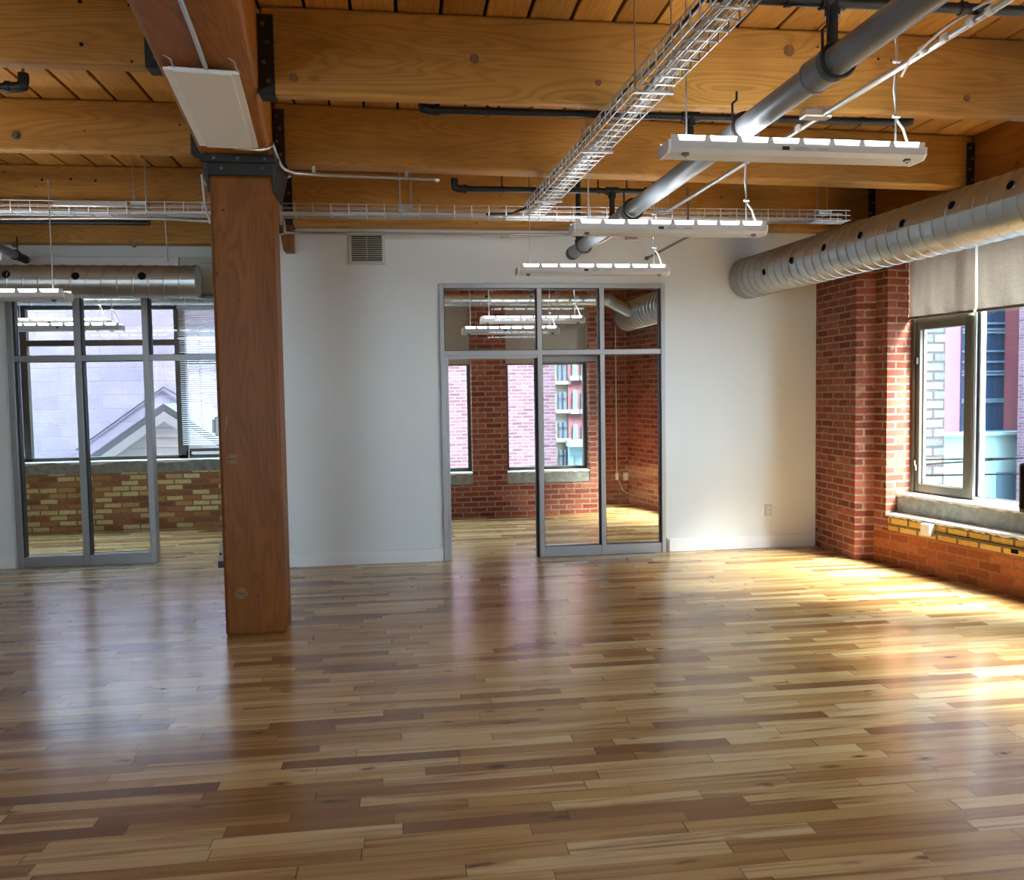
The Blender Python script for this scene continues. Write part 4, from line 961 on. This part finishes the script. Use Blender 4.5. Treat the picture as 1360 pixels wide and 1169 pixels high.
m = MB(); pts = [(0.7, 6.90, 3.06), (0.9, 6.88, 3.065), (1.0, 6.82, 3.09), (1.06, 6.6, 3.10)]+[tuple(T1A+T1d*f+Vector((-0.065, 0, 0.06+0.012*math.sin(f*30)))) for f in (0.1, 0.2, 0.3, 0.4, 0.5, 0.6, 0.7, 0.8, 0.9, 1.1, 1.4)]
m.tube(pts, 0.010, 8); tag(m.build('black_cable', M_CABLEB), 'black cable lying along the left side of the rising tray', 'cable')
m = MB(); m.tube([ony(268, 232, 5.9), ony(270, 250, 5.9), ony(272, 270, 6.0), ony(276, 286, 6.3), ony(279, 296, 6.6)], 0.008, 8); m.tube([ony(270, 240, 5.88), ony(277, 250, 5.88)], 0.004, 6)
tag(m.build('white_cable', M_CABLE), 'white cable dropping beside the left edge of the post cap', 'cable')

# ------------------------------------------------------------------ small fittings
def wall_box(name, p, sx, sz, nrm_y, label, cat, mat=M_WHITE):
    pass
t = thing('vent_grille', tuple(ony(487, 352, 8.0)), 'square louvred return air vent high on the white wall', 'vent')
a, c = ony(462, 310, 8.0), ony(512, 352, 8.0); x0, x1, z0, z1 = a[0], c[0], c[2], a[2]+0.02
m = MB(); f_ = 0.03
m.box(x0, x0+f_, YW-0.014, YW, z0, z1, 0.003); m.box(x1-f_, x1, YW-0.014, YW, z0, z1, 0.003); m.box(x0+f_, x1-f_, YW-0.014, YW, z0, z0+f_, 0.003); m.box(x0+f_, x1-f_, YW-0.014, YW, z1-f_, z1, 0.003); m.build('frame', M_VENT, t)
m = MB(); z = z0+f_
while z < z1-f_-0.005:
    m.hexa([(x0+f_, YW-0.012, z), (x1-f_, YW-0.012, z), (x1-f_, YW-0.002, z+0.009), (x0+f_, YW-0.002, z+0.009)], [(x0+f_, YW-0.012, z+0.003), (x1-f_, YW-0.012, z+0.003), (x1-f_, YW-0.002, z+0.012), (x0+f_, YW-0.002, z+0.012)]); z += 0.0195
m.box((x0+x1)/2-0.003, (x0+x1)/2+0.003, YW-0.011, YW-0.006, z0+f_, z1-f_); m.build('louvres', M_VENT, t)
m = MB(); m.box(x0+f_, x1-f_, YW-0.001, YW-0.0003, z0+f_, z1-f_); m.build('dark_back', M_DARK, t)
# vent and white panel above the left partition
t = thing('vent_grille', (-1.95, 8.5, 2.80), 'grey louvred vent beside the post above the left duct', 'vent')
m = MB(); m.box(-2.11, -1.62, 8.488, 8.5, 2.79, 2.96, 0.003); m.build('frame', M_VENT, t)
m = MB(); z = 2.80
while z < 2.95: m.box(-2.09, -1.64, 8.478, 8.488, z, z+0.010); z += 0.022
m.build('louvres', M_VENT, t)
m = MB(); m.box(-5.5, -2.115, 8.46, 8.5, 2.835, 2.955, 0.004); tag(m.build('wall_panel', M_BASE), 'long white box panel on the wall above the left duct', 'panel')
# outlet on the white wall
def outlet(name, x, z, y, label, w=0.075, h=0.115):
    t = thing(name, (x, y, z-h/2), label, 'outlet'); m = MB(); m.box(x-w/2, x+w/2, y-0.008, y, z-h/2, z+h/2, 0.003); m.build('cover_plate', M_VENT, t)
    for dz in (-0.024, 0.024):
        m = MB(); m.box(x-0.016, x+0.016, y-0.0105, y-0.008, z+dz-0.014, z+dz+0.014, 0.002); s_ = m.build('socket', M_WHITE, t)
        m = MB(); m.box(x-0.008, x-0.005, y-0.0112, y-0.0104, z+dz-0.006, z+dz+0.006); m.box(x+0.005, x+0.008, y-0.0112, y-0.0104, z+dz-0.006, z+dz+0.006); m.build('slot', M_DARK, s_)
    return t
p = ony(1020, 677.5, 8.0); outlet('wall_outlet', p[0], p[2], YW, 'white wall outlet low on the white wall near the brick pier')
p = ony(831, 633, 11.68); outlet('wall_outlet', p[0], p[2], 11.68, 'white outlet on the brick wall of the corner room, seen through glass')
t = thing('surface_conduit', (3.0, 11.66, 0.3), 'thin brown conduit running down the corner room brick wall', 'conduit')
m = MB(); p = ony(822, 633, 11.66); q = ony(822, 420, 11.66); m.tube([(p[0]-0.03, 11.665, q[2]), (p[0]-0.03, 11.665, p[2])], 0.008, 8); m.tube([(p[0], 11.66, p[2]-0.06), (p[0]+0.05, 11.65, p[2]-0.2), (p[0]+0.13, 11.64, p[2]-0.24)], 0.006, 8); m.box(p[0]-0.05, p[0]-0.01, 11.64, 11.68, p[2]-0.05, p[2]+0.05, 0.003); m.build('tube', M_BRICK and M_CABLE, t)
# boxes on the post's left side
t = thing('switch_box', (px0-0.03, 5.85, 1.33), 'grey switch box on the left side of the timber post', 'switch')
m = MB(); m.box(px0-0.035, px0, 5.80, 5.90, 1.345, 1.475, 0.005); m.build('box', M_ALUD, t)
m = MB(); m.box(px0-0.055, px0-0.035, 5.815, 5.885, 1.365, 1.455, 0.004); m.build('cover', M_ALUD, t)
m = MB(); m.tube([(px0-0.012, 5.85, 1.475), (px0-0.012, 5.85, 3.0)], 0.012, 8); m.tube([(px0-0.012, 5.85, 1.345), (px0-0.012, 5.85, 0.6)], 0.010, 8); m.build('conduit', M_ALUD, t)
t = thing('post_outlet', (px0-0.03, 5.85, 0.46), 'cream outlet box low on the left side of the timber post', 'outlet')
m = MB(); m.hexa([(px0-0.045, 5.80, 0.50), (px0, 5.80, 0.50), (px0, 5.90, 0.50), (px0-0.045, 5.90, 0.50)], [(px0-0.028, 5.80, 0.645), (px0, 5.80, 0.645), (px0, 5.90, 0.645), (px0-0.028, 5.90, 0.645)], 0.004); m.build('box', M_VENT, t)
m = MB(); m.box(px0-0.046, px0-0.001, 5.80, 5.90, 0.455, 0.50, 0.003); m.disc((px0-0.025, 5.799, 0.55), (0, -1, 0), 0.009, 0.004); m.build('black_base', M_BLK, t)
# junction box and conduit on the ledge
t = thing('junction_box', tuple(fx((0.67, -0.05, 0.34))), 'grey metal outlet box on the yellow brick ledge', 'outlet')
m = MB(fx); m.box(0.615, 0.715, -0.062, 0.0, 0.335, 0.438, 0.004); m.build('box', M_ALU, t)
m = MB(fx); m.box(0.609, 0.6155, -0.058, -0.004, 0.345, 0.43, 0.002); m.box(0.617, 0.713, -0.066, -0.062, 0.337, 0.436, 0.002); m.build('cover_plate', M_WHITE, t)
t = thing('surface_conduit', tuple(fx((1.6, -0.01, 0.375))), 'brown conduit strip along the yellow brick ledge', 'conduit')
m = MB(fx); m.tube([(0.715, -0.006, 0.370), (1.2, -0.006, 0.369), (2.7, -0.006, 0.368)], 0.010, 10); m.build('tube', plain('brown_conduit', s2l((96, 74, 48)), 0.5), t)
m = MB(fx); m.box(1.44, 1.50, -0.004, 0.01, 0.322, 0.352); tag(m.build('putlog_hole', M_DARK), 'small black hole in the brick under the window ledge', 'hole')
# black rounded object standing on the sill at the right edge
t = thing('speaker', tuple(fx((1.60, 0.08, 0.632))), 'black rounded speaker standing on the concrete sill at the right photo edge', 'speaker')
m = MB(fx); m.box(1.475, 1.70, 0.005, 0.16, 0.636, 1.02, 0.03, 3); m.build('cabinet', M_BLK, t)
m = MB(fx); m.box(1.51, 1.665, -0.001, 0.006, 0.67, 0.99, 0.002); m.build('grille', M_DARK, t)

_s2l = s2l
def s2l(c, k=0.40): return tuple(x*k*0.78 for x in _s2l(c))
# ------------------------------------------------------------------ outside
M_LILAC = brick('painted_lilac_brick', [(0, s2l((180, 172, 202), 0.46)), (0.5, s2l((188, 181, 211), 0.46)), (1, s2l((196, 186, 214), 0.46))], s2l((188, 180, 209), 0.46), bw=0.7, rh=0.24, ms=0.008, bump=0.8)
M_SIDING = plain('pale_grey_siding', s2l((206, 210, 226), 1.1), 0.7, var=0.08)
M_ROOFE = plain('slate_roof_edge', s2l((170, 178, 198), 0.5), 0.8)
M_PBRICK = brick('purple_grey_brick', [(0, s2l((140, 100, 122), 0.27)), (0.5, s2l((168, 124, 144), 0.27)), (1, s2l((186, 150, 172), 0.27))], s2l((186, 172, 190), 0.29), bw=0.23, rh=0.068, ms=0.011)
M_CREAM = plain('cream_stone', s2l((214, 206, 176)), 0.8, var=0.06)
M_PINK = plain('pink_brick_facade', s2l((196, 120, 124)), 0.85, var=0.10, vscale=8)
M_PINKP = plain('salmon_panel', s2l((220, 134, 144), 0.74), 0.8, var=0.05)
M_TURQ = plain('pale_turquoise_render', s2l((168, 206, 206), 0.78), 0.8, var=0.06, vscale=1)
M_STONE = brick('grey_stone_block', [(0, s2l((148, 158, 156), 0.33)), (0.5, s2l((166, 174, 170), 0.33)), (1, s2l((182, 188, 182), 0.33))], s2l((120, 132, 138), 0.27), bw=0.42, rh=0.17, ms=0.022, bump=1.5)
M_OGLASS = plain('dark_blue_window', s2l((74, 96, 128), 0.5), 0.15)
M_OBAR = plain('pale_blue_mullion', s2l((150, 190, 214)), 0.5)
M_GROUND = plain('street_asphalt', (0.12, 0.12, 0.12), 0.9)
b = MB(); b.box(-60, 60, -40, 80, -7.2, -7.0); struct(b.build('ground', M_GROUND))
# unseen upper storeys and a street tower, added to shade the outside walls
b = MB(); b.prism(slab_pts, CEIL+0.16, 12.5); struct(b.build('added_upper_storeys', M_BRICK))
t = thing('building', (29, 4, -7), 'tall unseen tower added across the street on the right to shade the buildings', 'building')
b = MB(); b.box(22, 34, -2, 11, -7, 26); b.build('wall', M_PBRICK, t)
t = thing('building', (-8, 16, -7), 'pale lilac painted brick building outside the left room window', 'building')
b = MB(); b.box(-18, -1.2, 15.5, 22, -7, 4.3); b.build('wall', M_LILAC, t)
b = MB(); q = [ony(a, c, 15.45) for a, c in ((100, 598), (217, 514), (300, 566))]
b.tube([(p[0], 15.47, p[2]) for p in q], 0.012, 6); b.build('roof_flashing', M_GASK, t)
# gabled house in front of the lilac wall
pk = ony(219, 536, 13.0); sl = 0.70
t = thing('gabled_house', (pk[0], 13, -7), 'pale house gable with horizontal siding outside the left room window', 'building')
b = MB(); hw = 3.2; zb = pk[2]-0.06-sl*hw
b.prism_y([(pk[0]-hw, -7), (pk[0]+hw, -7), (pk[0]+hw, zb), (pk[0], pk[2]-0.06), (pk[0]-hw, zb)], 13.0, 15.3)
z = pk[2]-0.5
while z > -1.0:
    hwz = (pk[2]-0.22-z)/sl
    b.hexa([(pk[0]-hwz, 12.955, z), (pk[0]+hwz, 12.955, z), (pk[0]+hwz, 13.0, z), (pk[0]-hwz, 13.0, z)], [(pk[0]-hwz+0.1, 12.99, z+0.13), (pk[0]+hwz-0.1, 12.99, z+0.13), (pk[0]+hwz-0.1, 13.0, z+0.13), (pk[0]-hwz+0.1, 13.0, z+0.13)]); z -= 0.145
b.build('siding_wall', M_SIDING, t)
for s_ in (-1, 1):
    b = MB(); P = Vector((pk[0], 0, pk[2])); E = Vector((pk[0]+s_*(hw+0.3), 0, pk[2]-sl*(hw+0.3)))
    pts = [(P.x, P.z), (E.x, E.z), (E.x, E.z-0.12), (P.x, P.z-0.12)]
    if s_ > 0: pts = pts[::-1]
    b.prism_y(pts, 12.93, 15.4); b.build('roof_slope', M_ROOFE, t)
    b = MB(); pts = [(P.x, P.z-0.12), (E.x, E.z-0.12), (E.x, E.z-0.26), (P.x, P.z-0.26)]
    if s_ > 0: pts = pts[::-1]
    b.prism_y(pts, 12.91, 12.99); b.build('bargeboard', M_SIDING, t)
# brick building beyond the corner room
t = thing('building', (1, 18, -7), 'purple grey brick building filling the corner room windows', 'building')
b = MB(); xr = ony(738, 550, 17.0)[0]; b.box(-1.0, xr, 17.0, 21, -7, 4.8); b.build('wall', M_PBRICK, t)
# cream and pink building farther off
Yc = 24.0; gX = lambda px: ony(px, 540, Yc)[0]; gZ = lambda py: ony(755, py, Yc)[2]
t = thing('building', (gX(760), Yc, -7), 'distant cream and pink building with arched windows seen past the purple brick wall', 'building')
b = MB(); b.box(gX(730), gX(753.5), Yc, Yc+6, -7, 14); b.build('cream_wall', M_CREAM, t)
b = MB(); b.box(gX(753.5), gX(830), Yc-0.1, Yc+6, gZ(585), 14); b.build('pink_wall', M_PINK, t)
b = MB(); b.box(gX(752.5), gX(830), Yc-0.35, Yc+6, -7, gZ(588)); b.box(gX(750), gX(830), Yc-0.6, Yc, gZ(592), gZ(584)); b.build('turquoise_base', M_TURQ, t)
for z0, z1 in ((506, 470), (544, 521), (582, 560), (619, 597)):
    b = MB(); x0, x1 = gX(741.5), gX(752.3); b.box(x0, x1, Yc-0.06, Yc, gZ(z0), gZ(z1)); w_ = b.build('window', M_OGLASS, t)
    b = MB(); xm = (x0+x1)/2; b.box(xm-0.02, xm+0.02, Yc-0.09, Yc-0.06, gZ(z0), gZ(z1)); zm = gZ(z0)+(gZ(z1)-gZ(z0))*0.62; b.box(x0, x1, Yc-0.09, Yc-0.06, zm-0.02, zm+0.02); b.build('glazing_bar', M_GASK, w_)
    b = MB(); b.box(x0-0.1, x1+0.1, Yc-0.16, Yc, gZ(z0)-0.1, gZ(z0)); b.build('window_sill', M_CREAM, w_)
for pxa in (759.5, 771, 783, 795):
    for z0, z1 in ((500, 470), (544, 518), (588, 563)):
        b = MB(); x0, x1 = gX(pxa), gX(pxa+6); n_ = 8; r_ = (x1-x0)/2; zt = gZ(z1)-r_
        pts = [(x0, gZ(z0)), (x1, gZ(z0))]+[((x0+x1)/2+r_*math.cos(math.pi*k/n_), zt+r_*math.sin(math.pi*k/n_)) for k in range(n_+1)]
        b.prism_y(pts, Yc-0.16, Yc-0.1); w_ = b.build('arched_window', M_OBAR, t)
        b = MB(); b.box(x0-0.08, x1+0.08, Yc-0.22, Yc-0.1, gZ(z0)-0.12, gZ(z0)); b.build('window_sill', M_TURQ, w_)
for pxa in (759, 770):
    b = MB(); b.box(gX(pxa), gX(pxa+6), Yc-0.40, Yc-0.34, gZ(622), gZ(606)); b.build('window', M_OBAR, t)
# right-hand street view
Yr = 19.0; rX = lambda px: ony(px, 520, Yr)[0]; rZ = lambda py: ony(1290, py, Yr)[2]
t = thing('building', (rX(1290), Yr, -7), 'salmon panelled building with tall blue window strips outside the right window', 'building')
b = MB(); b.box(rX(1200), rX(1400), Yr, Yr+6, rZ(573), 13); b.build('salmon_wall', M_PINKP, t)
for i, (xa, xb) in enumerate(((1275, 1300), (1301, 1331))):
    b = MB(); b.box(rX(xa), rX(xb), Yr-0.06, Yr, rZ(573), 12.0); w_ = b.build('window_strip', M_OGLASS, t)
    b = MB(); py = 573
    for py in (573, 534, 531, 498, 494, 481, 467, 442, 438, 430, 400, 370, 340, 300): b.box(rX(xa), rX(xb), Yr-0.10, Yr-0.06, rZ(py)-0.025, rZ(py)+0.025)
    xm = rX(1287 if i == 0 else 1303)
    b.box(xm-(0.12 if i == 0 else 0.03), xm+(0.05 if i == 0 else 0.03), Yr-0.10, Yr-0.055, rZ(573), 12.0); b.build('mullion', M_OBAR, w_)
b = MB(); b.box(rX(1200), rX(1400), Yr-0.5, Yr+6, -7, rZ(575)); b.box(rX(1200), rX(1400), Yr-0.62, Yr, rZ(577), rZ(573)); b.build('turquoise_base', M_TURQ, t)
b = MB(); b.box(rX(1306), rX(1330), Yr-0.53, Yr-0.5, -3.0, rZ(625)); b.build('garage_panel', M_OBAR, t)
t = thing('building', (rX(1365), Yr-1, -7), 'purple brick building at the right photo edge outside the window', 'building')
b = MB(); xq = ony(1352, 520, Yr-1.2)[0]; b.prism([(xq, Yr-1.2), (xq+9, Yr-1.2), (xq+13, Yr+4), (xq+4.2, Yr+4)], -7, 12); b.build('wall', M_PBRICK, t)
Ys = 14.0; xs0, xs1 = ony(1190, 500, Ys)[0], ony(1255, 500, Ys)[0]
t = thing('building', (xs0, Ys, -7), 'grey stone block wall of a building just outside the casement', 'building')
b = MB(); b.box(xs0, xs1, Ys, Ys+3, -7, 8); b.build('wall', M_STONE, t)
for k, (ya_, yb_, lab) in enumerate(((611, 609, 'upper black street cable crossing outside the right window'), (618, 611, 'sloping middle street cable outside the right window'), (632, 630, 'lower black street cable crossing outside the right window'))):
    Yk = 12.5; a, c = ony(1150, ya_+4 if k == 1 else ya_+1, Yk), ony(1500, yb_-3 if k != 1 else yb_-12, Yk)
    b = MB(); b.tube([a, c], 0.014, 6); tag(b.build('street_cable', M_DARK), lab, 'cable', 'street cables')

# ------------------------------------------------------------------ light
SKY, SUN, EXPO = 16.0, 72.0, 0.48
w = bpy.data.worlds.new('overcast_sky'); scn.world = w; w.use_nodes = True
nt = w.node_tree; bg = nt.nodes['Background']
tc = nt.nodes.new('ShaderNodeTexCoord'); sp = nt.nodes.new('ShaderNodeSeparateXYZ'); nt.links.new(tc.outputs['Generated'], sp.inputs[0])
c_ = ramp(nt, sp.outputs[2], [(0.0, (0.70, 0.86, 1.0)), (1.0, (0.50, 0.74, 1.0))])
nt.links.new(c_, bg.inputs[0]); bg.inputs[1].default_value = SKY
sd = bpy.data.lights.new('sun', 'SUN'); sd.energy = SUN; sd.angle = R(30); sd.color = (1.0, 0.97, 0.93)
so = bpy.data.objects.new('sun', sd); COL.objects.link(so)
so.rotation_euler = Vector((-0.50, 0.40, -0.78)).to_track_quat('-Z', 'Y').to_euler(); so.location = (15, -10, 20)

scn.cycles.use_denoising = True
scn.cycles.max_bounces = 10; scn.cycles.diffuse_bounces = 5; scn.cycles.glossy_bounces = 4; scn.cycles.transparent_max_bounces = 16
scn.cycles.sample_clamp_indirect = 8.0; scn.cycles.caustics_reflective = False; scn.cycles.caustics_refractive = False
vs_ = scn.view_settings
scn.display_settings.display_device = 'sRGB'
vs_.view_transform = 'Standard'; vs_.look = 'None'; vs_.exposure = EXPO; vs_.gamma = 1.0; vs_.use_curve_mapping = False
